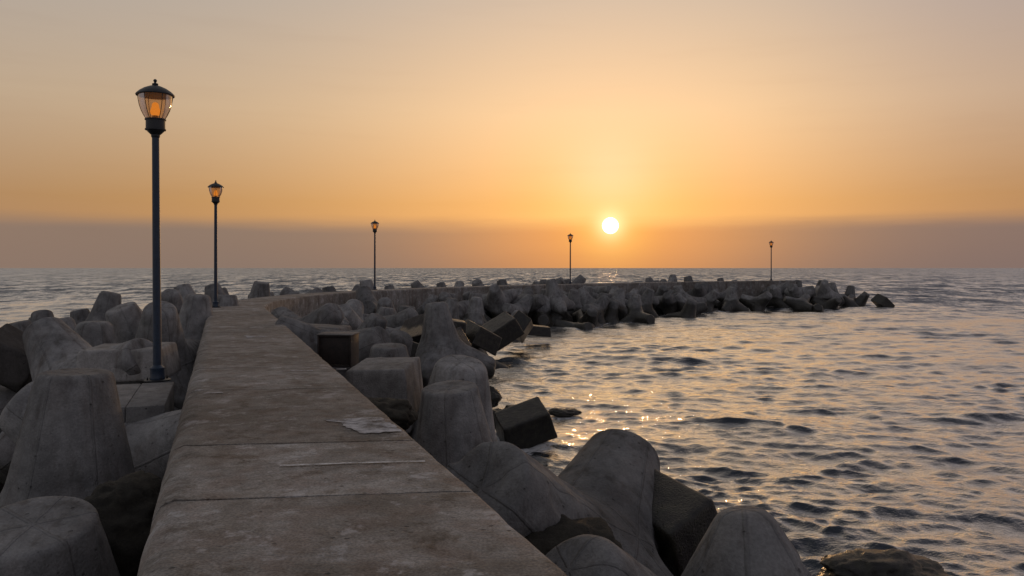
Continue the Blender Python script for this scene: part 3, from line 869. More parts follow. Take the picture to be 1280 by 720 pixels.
# ------------------------------------------------------------------ small mesh helpers
class MB:
    def __init__(self): self.v, self.f = [], []
    def lathe(self, prof, seg=32, z0=0.0, cap=True):
        b = len(self.v)
        for r, z in prof:
            for i in range(seg):
                a = 2 * math.pi * i / seg
                self.v.append((r * math.cos(a), r * math.sin(a), z + z0))
        for k in range(len(prof) - 1):
            for i in range(seg):
                j = (i + 1) % seg
                self.f.append((b + k * seg + i, b + k * seg + j, b + (k + 1) * seg + j, b + (k + 1) * seg + i))
        if cap:
            self.f.append(tuple(b + i for i in range(seg))[::-1])
            self.f.append(tuple(b + (len(prof) - 1) * seg + i for i in range(seg)))
        return self
    def box(self, cx, cy, cz, sx, sy, sz, rot=0.0):
        b = len(self.v); c, s = math.cos(rot), math.sin(rot)
        for x in (-1, 1):
            for y in (-1, 1):
                for z in (-1, 1):
                    px, py = x * sx / 2, y * sy / 2
                    self.v.append((cx + px * c - py * s, cy + px * s + py * c, cz + z * sz / 2))
        for q in ((0, 1, 3, 2), (4, 6, 7, 5), (0, 4, 5, 1), (2, 3, 7, 6), (0, 2, 6, 4), (1, 5, 7, 3)):
            self.f.append(tuple(b + i for i in q))
        return self
    def tube(self, pts, rad, seg=8):
        b = len(self.v); pts = [Vector(p) for p in pts]
        for i, p in enumerate(pts):
            d = (pts[min(i + 1, len(pts) - 1)] - pts[max(i - 1, 0)]).normalized()
            u = d.orthogonal().normalized(); w = d.cross(u)
            if i == 0: u0 = u
            else:
                u = (u0 - d * u0.dot(d)).normalized(); w = d.cross(u)
            for k in range(seg):
                a = 2 * math.pi * k / seg
                self.v.append(tuple(p + (u * math.cos(a) + w * math.sin(a)) * rad))
        for i in range(len(pts) - 1):
            for k in range(seg):
                j = (k + 1) % seg
                self.f.append((b + i * seg + k, b + i * seg + j, b + (i + 1) * seg + j, b + (i + 1) * seg + k))
        self.f.append(tuple(b + i for i in range(seg))[::-1]); self.f.append(tuple(b + (len(pts) - 1) * seg + i for i in range(seg)))
        return self
    def build(self, name, mat, parent=None, loc=None, smooth=35, bevel=0.0):
        import bmesh
        me = bpy.data.meshes.new(name); me.from_pydata(self.v, [], self.f); me.update()
        bm = bmesh.new(); bm.from_mesh(me)
        bmesh.ops.recalc_face_normals(bm, faces=bm.faces)
        if bevel:
            bmesh.ops.bevel(bm, geom=[e for e in bm.edges if len(e.link_faces) == 2 and e.calc_face_angle(0) > 0.6],
                            offset=bevel, segments=2, profile=0.5, affect='EDGES')
        bm.to_mesh(me); bm.free()
        if smooth: auto_smooth(me, smooth)
        return link(name, me, mat, parent, loc)


def empty(name, loc, rz=0.0):
    o = bpy.data.objects.new(name, None); COL.objects.link(o)
    o.location = loc; o.rotation_euler = (0, 0, rz); o.empty_display_size = 0.3
    return o


# rusty box: an open-fronted steel housing wedged between the blocks
bx = empty('metal_box', BOX[0] - Vector((0, 0, BOX[1][2] / 2)), math.radians(-4))
tag(bx, 'dark rusty square steel box wedged among tetrapods, right of the walkway before the bend', 'metal box')
w, dp, h = BOX[1]
sh = MB(); sh.box(-w / 2 + .02, 0, h / 2, .04, dp, h); sh.box(w / 2 - .02, 0, h / 2, .04, dp, h)
sh.box(0, 0, h - .02, w - .084, dp, .04); sh.box(0, 0, .02, w - .084, dp, .04)
sh.build('shell', M_RUST, bx, bevel=.006)
MB().box(0, -dp / 2 + .07, h / 2, w - .09, .03, h - .09).build('door', M_RUST, bx, bevel=.006)
MB().box(0, 0, h + .012, w + .06, dp + .06, .022).build('lid', M_BLOCK, bx, bevel=.005)

# ------------------------------------------------------------------ the pier
pier = empty('pier', (0, 0, 0))
tag(pier, 'long curving concrete pier walkway running out to sea between the heaps of tetrapods', 'pier')
S_AT = {d: arc_at_depth(d) for d in (0.6, 3.1, 5.75, 7.45, 10.7, 13.0, 16.4, 19.4, 22.6, 26.0, 29.5)}
cuts = [0.05, 3.5, 7.0, 10.3] + [S_AT[d] for d in sorted(S_AT)]
s = cuts[-1]
while s < ARC_END - 3.2:
    s = s + 3.2 if s < KINK or s > KINK + 3 else s + 2.4
    cuts.append(s)
cuts[-1] = ARC_END
SKEW = 0.5


def slab_mesh(s0, s1, seed):
    gap = 0.017
    n = max(4, int((s1 - s0) / 0.4)) if s0 > KINK - 1 else max(4, int((s1 - s0) / 0.25))
    ch = 0.055
    prof = []                                           # (across 0 right .. 1 left, inset m, z)
    prof.append((0, 0.0, -0.8)); prof.append((0, 0.0, 0.8)); prof.append((0, 0.0, 1.9)); prof.append((0, 0.0, DECK - ch - .05)); prof.append((0, 0.006, DECK - ch))
    prof.append((0, ch * .35, DECK - ch * .3)); prof.append((0, ch, DECK))
    for i in range(1, 10): prof.append((i / 10, 0, DECK))
    prof += [(1, -0.10, DECK), (1, -0.02, DECK - 0.035), (1, 0.035, DECK - 0.12), (1, 0.06, DECK - .4), (1, 0.10, 1.9), (1, 0.14, 0.8), (1, 0.22, -0.8)]
    V, Q = [], []
    m = len(prof)
    for i in range(n + 1):
        t = i / n
        for a, inset, z in prof:
            sk = SKEW * a * max(0.0, min(1.0, (KINK + 2 - s0) / 4)); sk1 = SKEW * a * max(0.0, min(1.0, (KINK + 2 - s1) / 4))
            sa = (s0 + gap + sk) * (1 - t) + (s1 - gap + sk1) * t
            sa = min(max(sa, 0), ARC_END)
            off = a - inset / WIDTH if a == 0 else a + inset / WIDTH
            if a == 0: off = inset / WIDTH
            p = deck_point(sa, off)
            V.append((p[0], p[1], z))
    V = np.array(V)
    for i in range(n):
        for k in range(m - 1):
            Q.append((i * m + k, i * m + k + 1, (i + 1) * m + k + 1, (i + 1) * m + k))
    # worn surface: slight unevenness and chipped arrises
    N1 = fbm(V * np.array([1.1, 1.1, 1.1]), 2, seed); N2 = fbm(V * 5.0, 3, 7)
    top = V[:, 2] > DECK - 0.2
    V[:, 2] += np.where(top, 0.004 * N1 + 0.004 * N2, 0)
    edge = np.array([(5 > abs(j - 5)) and j in (3, 4, 5) or j in (16, 17, 18) for j in range(m)] * (n + 1))
    V[:, 2] -= np.where(edge, 0.045 * np.maximum(fbm(V * 3.3, 3, 21) - 0.08, 0) + 0.012 * np.abs(N2), 0)
    V += np.where(edge[:, None], 0.012 * np.stack([fbm(V * 6, 2, 31), fbm(V * 6, 2, 32), V[:, 0] * 0], 1), 0)
    V2 = V.tolist()
    # end faces
    mids = []
    T = []
    for e, row in ((0, 0), (1, n)):
        c = len(V2); V2.append([V[row * m:(row + 1) * m, 0].mean(), V[row * m:(row + 1) * m, 1].mean(), 1.2])
        for k in range(m):
            k2 = (k + 1) % m
            tri = (row * m + k, row * m + k2, c)
            T.append(tri if e == 0 else tri[::-1])
    me = mesh_np('deck_slab', V2, Q, T)
    auto_smooth(me, 45)
    return me


for i in range(len(cuts) - 1):
    o = link('deck_slab', slab_mesh(cuts[i], cuts[i + 1], i), M_DECK, pier)
    t = rng.uniform(0.8, 1.15); wm = rng.uniform(0.93, 1.0)
    for d, tt, ww in ((1.5, 1.08, 0.97), (4.5, 1.02, 0.97), (6.6, 1.10, 0.98), (9.0, 0.80, 0.92), (11.9, 1.0, 0.98), (14.5, 0.9, 0.95), (18.0, 1.0, 0.97)):
        if cuts[i] < arc_at_depth(d) < cuts[i + 1]: t, wm = tt, ww
    o.color = (t, t * (0.5 + 0.5 * wm), t * wm, 1)
# filler in the joints
fl = MB()
core = []
for s in np.arange(0.1, ARC_END - 0.1, 0.8):
    core.append((s, deck_point(s, 0.04), deck_point(s, 0.96)))
V = []; F = []
for s, a, b in core:
    V += [(a[0], a[1], -0.5), (a[0], a[1], DECK - 0.03), (b[0], b[1], DECK - 0.03), (b[0], b[1], -0.5)]
for i in range(len(core) - 1):
    for k in range(3):
        F.append((i * 4 + k, i * 4 + k + 1, i * 4 + 5 + k, i * 4 + 4 + k))
me = mesh_np('joint_filler', V, F, smooth=False)
link('joint_filler', me, M_JOINT, pier)


def sheet(name, outline, mat, parent, z=DECK + 0.012):
    me = bpy.data.meshes.new(name)
    me.from_pydata([(x, y, z) for x, y in outline], [], [tuple(range(len(outline)))]); me.update()
    return link(name, me, mat, parent)


def ragged(pts, amp, step, seed):
    r = random.Random(seed); out = []
    for i, a in enumerate(pts):
        b = pts[(i + 1) % len(pts)]
        n = max(1, int(math.hypot(b[0] - a[0], b[1] - a[1]) / step))
        for k in range(n):
            t = k / n
            out.append((a[0] + (b[0] - a[0]) * t + r.uniform(-amp, amp), a[1] + (b[1] - a[1]) * t + r.uniform(-amp, amp)))
    return out


def on_deck(px, py):
    d = F_PX * (EYE - DECK) / (py - HORIZON)
    return ((px - 640) / F_PX * d, d)


pq = [on_deck(*p) for p in ((350, 582.5), (440, 579.5), (532, 577), (532, 578.5), (440, 581), (350, 584.5))]
o = sheet('painted_line', ragged(pq, 0.008, 0.07, 1), M_PAINT, pier); o['label'] = 'thin worn white line across the walkway'
pq = [on_deck(*p) for p in ((402, 526), (476, 522), (502, 541), (455, 543.5), (432, 536), (428, 530))]
o = sheet('mortar_patch', ragged(pq, 0.03, 0.06, 2), M_PATCH, pier); o['label'] = 'pale repair patch at the right edge of the walkway'
pq = [on_deck(*p) for p in ((306, 420), (334, 420.5), (330, 422), (318, 421.7), (308, 423.2))]
o = sheet('mortar_patch', ragged(pq, 0.03, 0.1, 3), M_PATCH, pier); o['label'] = 'small pale patch in the middle of the walkway'
for i, (px, py, ln) in enumerate(((352, 464, 38), (255, 492, 24), (420, 462, 14))):
    a = on_deck(px, py); b = on_deck(px + ln, py - .6); c = on_deck(px + ln, py + .4); d = on_deck(px, py + .6)
    sheet('mortar_patch', ragged([a, b, c, d], 0.02, 0.07, 10 + i), M_PATCH, pier)

# ledge carrying the first lamp
LEDGE_TOP = EYE - 141 * 13.67 / 1000
sA, sB = arc_at_depth(12.1), arc_at_depth(14.4)
ledge = empty('lamp_ledge', (*off_point((sA + sB) / 2, -0.9), 0.4))
tag(ledge, 'low pale concrete ledge against the left side of the walkway, carrying the first lamp', 'ledge')


def ledge_part(name, s0, s1, o0, o1):
    mb = MB(); b = ledge.location
    for z in (0.0, LEDGE_TOP - 0.4):
        for s, o in ((s0, o0), (s1, o0), (s1, o1), (s0, o1)):
            p = off_point(s, o); mb.v.append((p[0] - b.x, p[1] - b.y, z))
    mb.f += [(0, 1, 2, 3), (4, 5, 6, 7), (0, 1, 5, 4), (1, 2, 6, 5), (2, 3, 7, 6), (3, 0, 4, 7)]
    return mb.build(name, M_LEDGE, ledge, bevel=0.018)


ledge_part('ledge_block', sA, sB, -0.33, -0.83)
ledge_part('ledge_block', sA + 0.015, sB - 0.02, -0.836, -1.95)


# ------------------------------------------------------------------ lamps
LAMP_H = 5.15


def make_lamp(H):
    root = empty('street_lamp', (0, 0, 0))
    mb = MB(); mb.lathe([(0.21, 0.0), (0.215, 0.006), (0.215, 0.022), (0.20, 0.03)], 36)
    base = mb.build('base_plate', M_BLACK, root)
    for k in range(4):
        a = math.pi / 4 + k * math.pi / 2
        MB().lathe([(0.017, 0.03), (0.017, 0.052), (0.009, 0.053), (0.009, 0.075)], 6).build('bolt', M_BLACK, base, (0.165 * math.cos(a), 0.165 * math.sin(a), 0))
    mb = MB(); mb.lathe([(0.125, 0.03), (0.128, 0.05), (0.118, 0.075), (0.115, 0.19), (0.12, 0.205), (0.12, 0.225), (0.095, 0.245), (0.072, 0.27)], 32)
    mb.build('socket', M_POST, root)
    mb = MB(); mb.lathe([(0.070, 0.26), (0.066, 1.4), (0.058, H - 0.95)], 28)
    mb.build('pole', M_POST, root)
    z = H - 1.0
    # lantern
    lan = MB(); lan.lathe([(0.060, z), (0.072, z + 0.02), (0.072, z + 0.05), (0.085, z + 0.06), (0.125, z + 0.10), (0.145, z + 0.125),
                           (0.168, z + 0.13), (0.168, z + 0.15), (0.155, z + 0.155), (0.155, z + 0.295), (0.170, z + 0.30), (0.170, z + 0.32), (0.155, z + 0.325)], 36)
    cup = lan.build('lantern_cup', M_BLACK, root)
    zg = z + 0.325
    prof = [(0.150, zg), (0.185, zg + 0.06), (0.222, zg + 0.14), (0.25, zg + 0.23), (0.268, zg + 0.33), (0.275, zg + 0.40)]
    gl = MB(); gl.lathe(prof, 36, cap=False)
    gs = gl.build('glass_shade', M_GLASS, root)
    for k in range(6):
        a = k * math.pi / 3 + 0.3
        MB().tube([(r * 1.012 * math.cos(a), r * 1.012 * math.sin(a), zz) for r, zz in prof], 0.006, 6).build('rib', M_BLACK, gs)
    hd = MB(); hd.lathe([(0.05, zg), (0.05, zg + 0.05), (0.035, zg + 0.055)], 20)
    holder = hd.build('bulb_holder', M_BLACK, root)
    bl = MB(); bl.lathe([(0.03, zg + 0.05), (0.075, zg + 0.075), (0.085, zg + 0.13), (0.062, zg + 0.19), (0.052, zg + 0.25), (0.03, zg + 0.275), (0.004, zg + 0.28)], 20)
    bl.build('bulb', M_BULB, root)
    zr = zg + 0.40
    rf = MB(); rf.lathe([(0.262, zr - 0.004), (0.305, zr - 0.012), (0.312, zr + 0.004), (0.300, zr + 0.022), (0.255, zr + 0.065), (0.18, zr + 0.115), (0.10, zr + 0.15), (0.055, zr + 0.165), (0.05, zr + 0.17)], 40)
    roof = rf.build('lantern_roof', M_BLACK, root)
    fn = MB(); fn.lathe([(0.045, zr + 0.168), (0.052, zr + 0.185), (0.048, zr + 0.20), (0.022, zr + 0.21), (0.018, zr + 0.225), (0.032, zr + 0.245), (0.026, zr + 0.265), (0.004, zr + 0.28)], 18)
    fn.build('finial', M_BLACK, roof)
    return root


def copy_tree(o, parent=None):
    c = o.copy(); COL.objects.link(c); c.parent = parent
    for ch in list(o.children): copy_tree(ch, c)
    return c


def sea_edge(s, inset):
    p = deck_point(s, 1 - inset / WIDTH)
    return p


lamp0 = make_lamp(LAMP_H)
spots = [((-6.06, 13.67), LEDGE_TOP, 'first and biggest lamp post, navy, on the ledge, its bulb glowing orange'),
         ((-12.02, 32.45), DECK, 'second lamp post, standing at the left edge of the walkway just before the bend')]
for px, lab in ((468, 'third lamp post, on the far edge of the pier just past the bend'),
                (713, 'fourth lamp post, on the curve of the pier just left of the setting sun'),
                (964, 'smallest lamp post, fifth along, near the far end of the pier')):
    S = np.arange(KINK + 1, ARC_END, 0.1)
    P = np.array([deck_point(s, 1 - 0.25 / WIDTH) for s in S])
    q = 640 + P[:, 0] / P[:, 1] * F_PX
    ok = np.argmin(np.abs(q - px) + (0 if px > 500 else 0) * P[:, 1])
    spots.append((tuple(P[ok]), DECK, lab))
for i, ((x, y), z, lab) in enumerate(spots):
    o = lamp0 if i == 0 else copy_tree(lamp0)
    o.location = (x, y, z); o.rotation_euler = (math.radians(0.15), math.radians(-0.35 if i == 0 else 0), 0.5 * i)
    tag(o, lab, 'street lamp', 'street lamps along the pier')

# ------------------------------------------------------------------ rubble mound and sea bed
gx = np.arange(-32, 58, 0.5); gy = np.arange(-16, 122, 0.5)
X, Y = np.meshgrid(gx, gy)
Pn = np.stack([X.ravel(), Y.ravel(), np.zeros(X.size)], 1)
Z = mound_height(X.ravel(), Y.ravel()) + 0.22 * np.abs(fbm(Pn * 1.1, 3, 3)) - 0.25
nx_ = len(gx); ny_ = len(gy)
ii, jj = np.meshgrid(np.arange(nx_ - 1), np.arange(ny_ - 1)); b = (jj * nx_ + ii).ravel()
me = mesh_np('rubble_mound', np.stack([X.ravel(), Y.ravel(), Z], 1), np.stack([b, b + 1, b + 1 + nx_, b + nx_], 1))
tag(link('rubble_ground', me, M_RUBBLE), kind='structure')

# ------------------------------------------------------------------ the sea
WASH = []
for o in list(COL.objects):
    if o.name.startswith('tetrapod'):
        q = o.rotation_quaternion; size = o.scale[0]
        for D in LEG_DIRS:
            d = q @ D * (LEG * size); z0, z1 = o.location.z, o.location.z + d.z
            if min(z0, z1) < 0.15 < max(z0, z1) + 0.15 and abs(d.z) > 0.05:
                t = min(max(-z0 / d.z, 0.1), 1.0)
                WASH.append((o.location.x + d.x * t, o.location.y + d.y * t, (ROOT_R * (1 - t) + TIP_R * t) * size))
    elif o.name.startswith(('concrete_block', 'boulder')) and o.location.z < 0.9:
        WASH.append((o.location.x, o.location.y, 0.62 if o.name.startswith('concrete') else 0.35))


def sea_mesh():
    r = [3.0]
    while r[-1] < 7000:
        x = r[-1]
        r.append(x + x * (0.0036 if x < 120 else 0.0036 + 0.0045 * min(1, (x - 120) / 250)))
    r += [12000, 25000, 45000]
    R = np.array(r)
    fine = np.radians(np.arange(-42, 42, 0.125))
    coarse = np.radians(np.concatenate([np.arange(-180, -42, 2.0), [], ]))
    coarse2 = np.radians(np.arange(42, 180, 2.0))
    A = np.concatenate([coarse, fine, coarse2])
    nr, na = len(R), len(A)
    RR, AA = np.meshgrid(R, A, indexing='ij')
    x = (RR * np.sin(AA)).ravel(); y = (RR * np.cos(AA)).ravel()
    sp = np.maximum(np.gradient(R)[:, None] * np.ones(na), 0.0).ravel()
    wr = np.random.RandomState(5)
    z = np.zeros_like(x); dx = np.zeros_like(x); dy = np.zeros_like(x)
    # the chop comes in gusts and short groups, with glassier water between
    gust = fbm(np.stack([x * 0.05, y * 0.07, x * 0], 1), 2, 9)
    grp = fbm(np.stack([x * 0.35, y * 0.6, x * 0 + 5], 1), 2, 19)
    patch = (0.85 + 0.5 * gust) * (0.85 + 0.5 * np.clip((grp + 0.05) / 0.5, 0, 1) ** 1.3)
    n = 130
    calm = np.clip(1.6 - RR.ravel() / 600.0, 0, 1)
    for i in range(n):
        lam = 0.22 * (26.0 / 0.22) ** ((i + wr.rand()) / n)
        th = math.radians(-95 + wr.normal(0, 42 if lam < 0.8 else 28))
        kx, ky = 2 * math.pi / lam * math.cos(th), 2 * math.pi / lam * math.sin(th)
        slope = SLOPE if lam < 0.75 else SLOPE * (0.75 / lam) ** 0.75
        amp = slope * lam / (2 * math.pi)
        w = calm * np.clip((lam / np.maximum(sp, 1e-6) - 2.5) / 2.5, 0, 1) * (patch if lam < 3 else 1)
        ph = kx * x + ky * y + wr.rand() * 6.283
        s_, c_ = np.sin(ph), np.cos(ph)
        z += amp * w * c_
        dx -= amp * w * 0.8 * s_ * math.cos(th); dy -= amp * w * 0.8 * s_ * math.sin(th)
    V = np.stack([x + dx, y + dy, z], 1)
    wash = np.zeros(len(x), np.float32)                  # how close the water is to something standing in it
    act = np.where((RR.ravel() < 112) & (np.abs(x) < 60))[0]
    ax_, ay_ = V[act, 0].astype(np.float32), V[act, 1].astype(np.float32)
    wa = np.zeros(len(act), np.float32)
    for cx, cy, rad in WASH:
        near = np.where((np.abs(ax_ - cx) < rad + 1.2) & (np.abs(ay_ - cy) < rad + 1.2))[0]
        dd = np.hypot(ax_[near] - cx, ay_[near] - cy) - rad
        wa[near] = np.maximum(wa[near], np.exp(-np.maximum(dd, 0) / 0.40))
    wash[act] = wa
    ii, jj = np.meshgrid(np.arange(nr - 1), np.arange(na), indexing='ij')
    a = (ii * na + jj).ravel(); b2 = (ii * na + (jj + 1) % na).ravel()
    Q = np.stack([a, a + na, b2 + na, b2], 1)
    me = mesh_np('sea', V, Q)
    at_ = me.attributes.new('wash', 'FLOAT', 'POINT')
    at_.data.foreach_set('value', wash)
    return me


SLOPE = 0.062


def water_mat():
    m, N = new_mat('sea_water')
    geo = N.n('ShaderNodeNewGeometry'); pos = geo.outputs['Position']
    def nz(scale, sx, sy, det, rough=0.6, out='Fac'):
        v = N.n('ShaderNodeVectorMath', operation='MULTIPLY', inp={0: pos, 1: (sx, sy, 1)}).outputs[0]
        return N.n('ShaderNodeTexNoise', inp={'Vector': v, 'Scale': scale, 'Detail': det, 'Roughness': rough, 'Distortion': 0.3}).outputs[out]
    h = N.math('ADD', N.math('MULTIPLY', nz(3.2, 0.7, 1.0, 5.0, 0.7), 0.06), N.math('MULTIPLY', nz(0.75, 0.6, 1.0, 3.0), 0.12))
    bp = N.n('ShaderNodeBump', inp={'Strength': 0.8, 'Distance': 1.0, 'Height': h})
    # beyond the modelled waves the chop is carried by the normal: real slopes, too small to see one by one
    dist = N.n('ShaderNodeVectorMath', operation='LENGTH', inp={0: pos}).outputs['Value']
    far = N.smooth(dist, 25.0, 190.0)
    c1 = nz(0.55, 0.5, 1.0, 6.0, 0.75, 'Color')
    c2 = nz(0.035, 3.0, 0.6, 9.0, 0.9)
    c3 = nz(0.15, 1.3, 0.6, 6.0, 0.8)
    s1 = N.n('ShaderNodeVectorMath', operation='SUBTRACT', inp={0: c1, 1: (0.5, 0.5, 0.5)}).outputs[0]
    s1 = N.n('ShaderNodeVectorMath', operation='MULTIPLY', inp={0: s1, 1: (1.2, FAR1, 0.0)}).outputs[0]
    # the steep faces of the chop look shoreward
    steep = N.math('ADD', N.smooth(c2, 0.42, 0.60, 0.0, FAR2), N.smooth(c3, 0.45, 0.62, 0.0, FAR3))
    s2 = N.n('ShaderNodeCombineXYZ', inp={0: 0.0, 1: N.math('MULTIPLY_ADD', steep, -1.0, -FAR0), 2: 0.0}).outputs[0]
    sm = N.n('ShaderNodeVectorMath', operation='ADD', inp={0: s1, 1: s2}).outputs[0]
    sm = N.n('ShaderNodeVectorMath', operation='SCALE', inp={0: sm, 3: far}).outputs[0]
    nn = N.n('ShaderNodeVectorMath', operation='ADD', inp={0: bp.outputs[0], 1: sm}).outputs[0]
    nn = N.n('ShaderNodeVectorMath', operation='NORMALIZE', inp={0: nn}).outputs[0]
    lw = N.n('ShaderNodeLayerWeight', inp={'Blend': 0.5, 'Normal': nn})
    fr = N.ramp(lw.outputs['Facing'], [(0.0, g(0.03)), (0.35, g(0.07)), (0.55, g(0.24)), (0.72, g(0.64)), (0.85, g(0.86)), (1.0, g(0.93))])
    body = N.n('ShaderNodeBsdfPrincipled', inp={'Base Color': (0.010, 0.016, 0.024, 1), 'Roughness': 0.6, 'Specular IOR Level': 0.0})
    gl = N.n('ShaderNodeBsdfGlossy', inp={'Color': g(1.0), 'Roughness': N.math('MULTIPLY_ADD', far, 0.25, 0.02), 'Normal': nn})
    wash = N.n('ShaderNodeAttribute', attribute_name='wash').outputs['Fac']
    lace = N.n('ShaderNodeTexNoise', inp={'Vector': pos, 'Scale': 3.5, 'Detail': 7.0, 'Roughness': 0.75, 'Distortion': 1.2}).outputs['Fac']
    foam = N.smooth(N.math('ADD', N.math('MULTIPLY', wash, 0.30), lace), 0.62, 0.80, 0.0, 0.85)
    foam = N.math('MULTIPLY', foam, N.smooth(wash, 0.03, 0.3))
    fb = N.n('ShaderNodeBsdfDiffuse', inp={'Color': (0.62, 0.62, 0.62, 1)})
    mx = N.n('ShaderNodeMixShader', inp={0: fr, 1: body.outputs[0], 2: gl.outputs[0]})
    mx = N.n('ShaderNodeMixShader', inp={0: foam, 1: mx.outputs[0], 2: fb.outputs[0]})
    N.n('ShaderNodeOutputMaterial', inp={'Surface': mx.outputs[0]})
    return m


FAR0, FAR1, FAR2, FAR3 = 0.11, 0.9, 0.40, 0.30
tag(link('sea', sea_mesh(), water_mat()), kind='structure')

# ------------------------------------------------------------------ light
SUN_AZ = math.atan((763 - 640) / F_PX)                  # to the right of straight ahead
SUN_EL = math.atan((HORIZON - 282) / math.hypot(F_PX, 123))
sund = Vector((math.sin(SUN_AZ) * math.cos(SUN_EL), math.cos(SUN_AZ) * math.cos(SUN_EL), math.sin(SUN_EL)))
sl = bpy.data.lights.new('sun', 'SUN'); sl.energy = 0.25; sl.angle = math.radians(1.1); sl.color = (1.0, 0.56, 0.24)
so = bpy.data.objects.new('sun', sl); COL.objects.link(so)
so.rotation_euler = (-sund).to_track_quat('-Z', 'Y').to_euler()

world = bpy.data.worlds.new('World'); sc.world = world; world.use_nodes = True
N = NT(world)
tc = N.n('ShaderNodeTexCoord')
vec = N.n('ShaderNodeVectorMath', operation='NORMALIZE', inp={0: tc.outputs['Generated']}).outputs[0]
sep = N.n('ShaderNodeSeparateXYZ', inp={0: vec})
el = N.math('MULTIPLY', N.math('ARCSINE', sep.outputs['Z']), 180 / math.pi)
dot = N.n('ShaderNodeVectorMath', operation='DOT_PRODUCT', inp={0: vec, 1: tuple(sund)}).outputs['Value']
ang = N.math('MULTIPLY', N.math('ARCCOSINE', N.math('MINIMUM', dot, 0.9999999)), 180 / math.pi)
hdot = N.math('ARCTAN2', sep.outputs['X'], sep.outputs['Y'])
daz = N.math('MULTIPLY', N.math('SUBTRACT', hdot, SUN_AZ), 180 / math.pi)
eln = N.math('DIVIDE', el, 90.0, clamp=True)
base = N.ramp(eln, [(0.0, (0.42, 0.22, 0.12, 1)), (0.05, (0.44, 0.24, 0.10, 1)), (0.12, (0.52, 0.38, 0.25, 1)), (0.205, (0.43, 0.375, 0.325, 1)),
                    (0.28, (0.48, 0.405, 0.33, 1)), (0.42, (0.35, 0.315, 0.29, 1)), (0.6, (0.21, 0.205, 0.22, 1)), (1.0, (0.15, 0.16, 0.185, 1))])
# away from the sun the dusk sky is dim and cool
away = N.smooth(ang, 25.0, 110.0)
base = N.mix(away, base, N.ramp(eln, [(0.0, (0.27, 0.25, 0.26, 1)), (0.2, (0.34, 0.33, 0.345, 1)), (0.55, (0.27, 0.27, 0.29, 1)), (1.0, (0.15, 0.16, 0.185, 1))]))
def gauss(x, s, k):
    q = N.math('DIVIDE', x, s)
    return N.math('MULTIPLY', N.math('EXPONENT', N.math('MULTIPLY', N.math('MULTIPLY', q, q), -1.0)), k)
elx = N.math('SUBTRACT', el, math.degrees(SUN_EL))
# wide oval glow, tight glow
oval = N.math('SQRT', N.math('ADD', N.math('MULTIPLY', daz, daz), N.math('MULTIPLY', N.math('MULTIPLY', elx, elx), 1.4)))
def add(c, col, f):
    cc = N.n('ShaderNodeVectorMath', operation='SCALE', inp={0: col, 3: f}).outputs[0]
    return N.n('ShaderNodeVectorMath', operation='ADD', inp={0: c, 1: cc}).outputs[0]
sky = base
sky = add(sky, (0.52, 0.285, 0.105), gauss(oval, 20.5, 1.0))
sky = add(sky, (0.04, 0.11, 0.01), gauss(oval, 5.0, 1.0))
sky = add(sky, (-0.07, -0.085, -0.06), N.math('MULTIPLY', gauss(daz, 17.0, 1.0), gauss(N.math('SUBTRACT', el, 3.5), 4.0, 1.0)))
sky = add(sky, (0.05, 0.07, 0.11), N.math('MULTIPLY', gauss(daz, 3.2, 1.0), gauss(N.math('SUBTRACT', el, 6.0), 3.0, 1.0)))
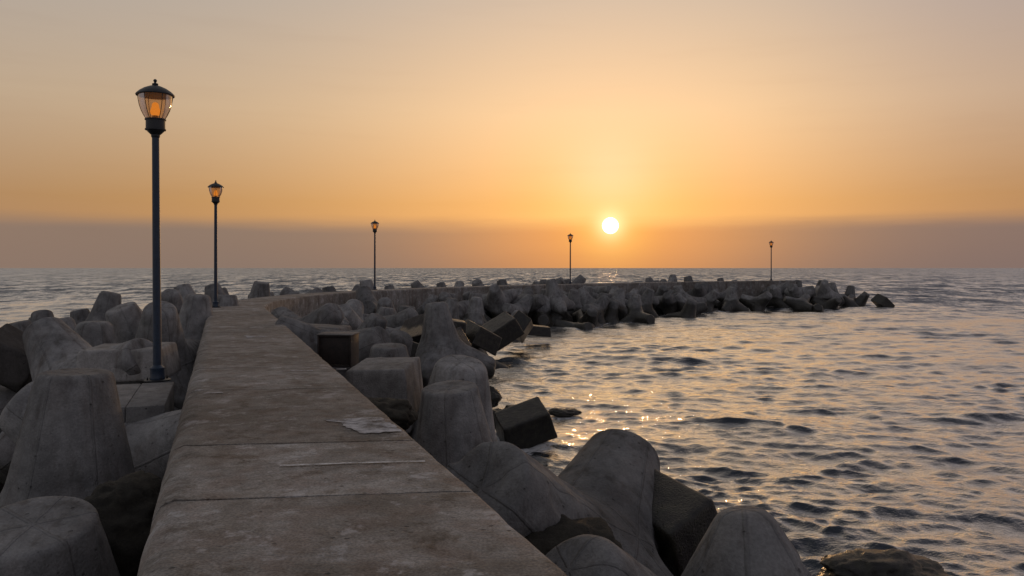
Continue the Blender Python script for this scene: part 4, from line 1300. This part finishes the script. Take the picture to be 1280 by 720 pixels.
# haze bank lying on the horizon, faintly streaked
nv = N.n('ShaderNodeVectorMath', operation='MULTIPLY', inp={0: vec, 1: (3.0, 3.0, 34.0)}).outputs[0]
cn = N.n('ShaderNodeTexNoise', inp={'Vector': nv, 'Scale': 1.6, 'Detail': 5.0, 'Roughness': 0.55}).outputs['Fac']
edge = N.math('SUBTRACT', el, N.math('MULTIPLY_ADD', cn, 0.7, 2.75))
bank = N.smooth(edge, -0.7, 0.7, 1.0, 0.0)
bankf = N.math('MULTIPLY', bank, N.math('SUBTRACT', 1.0, gauss(ang, 2.2, 0.6)))
bcol = add((0.25, 0.178, 0.140), (0.47, 0.125, -0.035), gauss(oval, 11.0, 1.0))
bcol = add(bcol, (0.14, 0.07, -0.035), gauss(ang, 2.6, 1.0))
front = N.math('SUBTRACT', 1.0, away)
sky = N.mix(N.math('MULTIPLY', bankf, N.math('MULTIPLY_ADD', front, 0.8, 0.2)), sky, bcol)
wisp = N.smooth(cn, 0.5, 0.75, 0.0, 0.10)
sky = N.mix(wisp, sky, N.mix(1.0, sky, (0.8, 0.74, 0.72, 1), 'MULTIPLY'))
sky = N.mix(N.smooth(daz, 8.0, 26.0, 0.0, 0.8), sky, N.mix(1.0, sky, (0.87, 0.86, 0.98, 1), 'MULTIPLY'))
# the disc itself and the bloom of haze round it
sky = add(sky, (0.5, 0.5, 0.35), gauss(ang, 0.95, 0.8))
sky = add(sky, (7.0, 6.2, 4.6), N.smooth(ang, 0.50, 0.60, 1.0, 0.0))
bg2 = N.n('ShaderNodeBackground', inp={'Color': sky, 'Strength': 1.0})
nish = N.n('ShaderNodeTexSky', sky_type='NISHITA', sun_disc=False, sun_elevation=SUN_EL, sun_rotation=SUN_AZ, air_density=1.0, dust_density=3.0, ozone_density=1.0)
bg1 = N.n('ShaderNodeBackground', inp={'Color': nish.outputs[0], 'Strength': 0.006})
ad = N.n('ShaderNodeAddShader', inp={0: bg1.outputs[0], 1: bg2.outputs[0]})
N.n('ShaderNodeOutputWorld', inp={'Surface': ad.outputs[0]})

# ------------------------------------------------------------------ camera
cam = bpy.data.cameras.new('camera')
cam.sensor_width = 36.0; cam.lens = 36.0 * F_PX / 1280.0
cam.shift_y = (HORIZON - 360.0) / 1280.0
cam.clip_start = 0.1; cam.clip_end = 100000
co = bpy.data.objects.new('camera', cam); COL.objects.link(co)
co.location = (0, 0, EYE); co.rotation_euler = (math.radians(90), 0, 0)
sc.camera = co
sc.view_settings.view_transform = 'Standard'; sc.view_settings.look = 'None'
sc.view_settings.exposure = 0; sc.view_settings.gamma = 1
sc.render.engine = 'CYCLES'
sc.cycles.max_bounces = 5; sc.cycles.diffuse_bounces = 2; sc.cycles.glossy_bounces = 3
sc.cycles.transparent_max_bounces = 8
sc.cycles.use_denoising = True
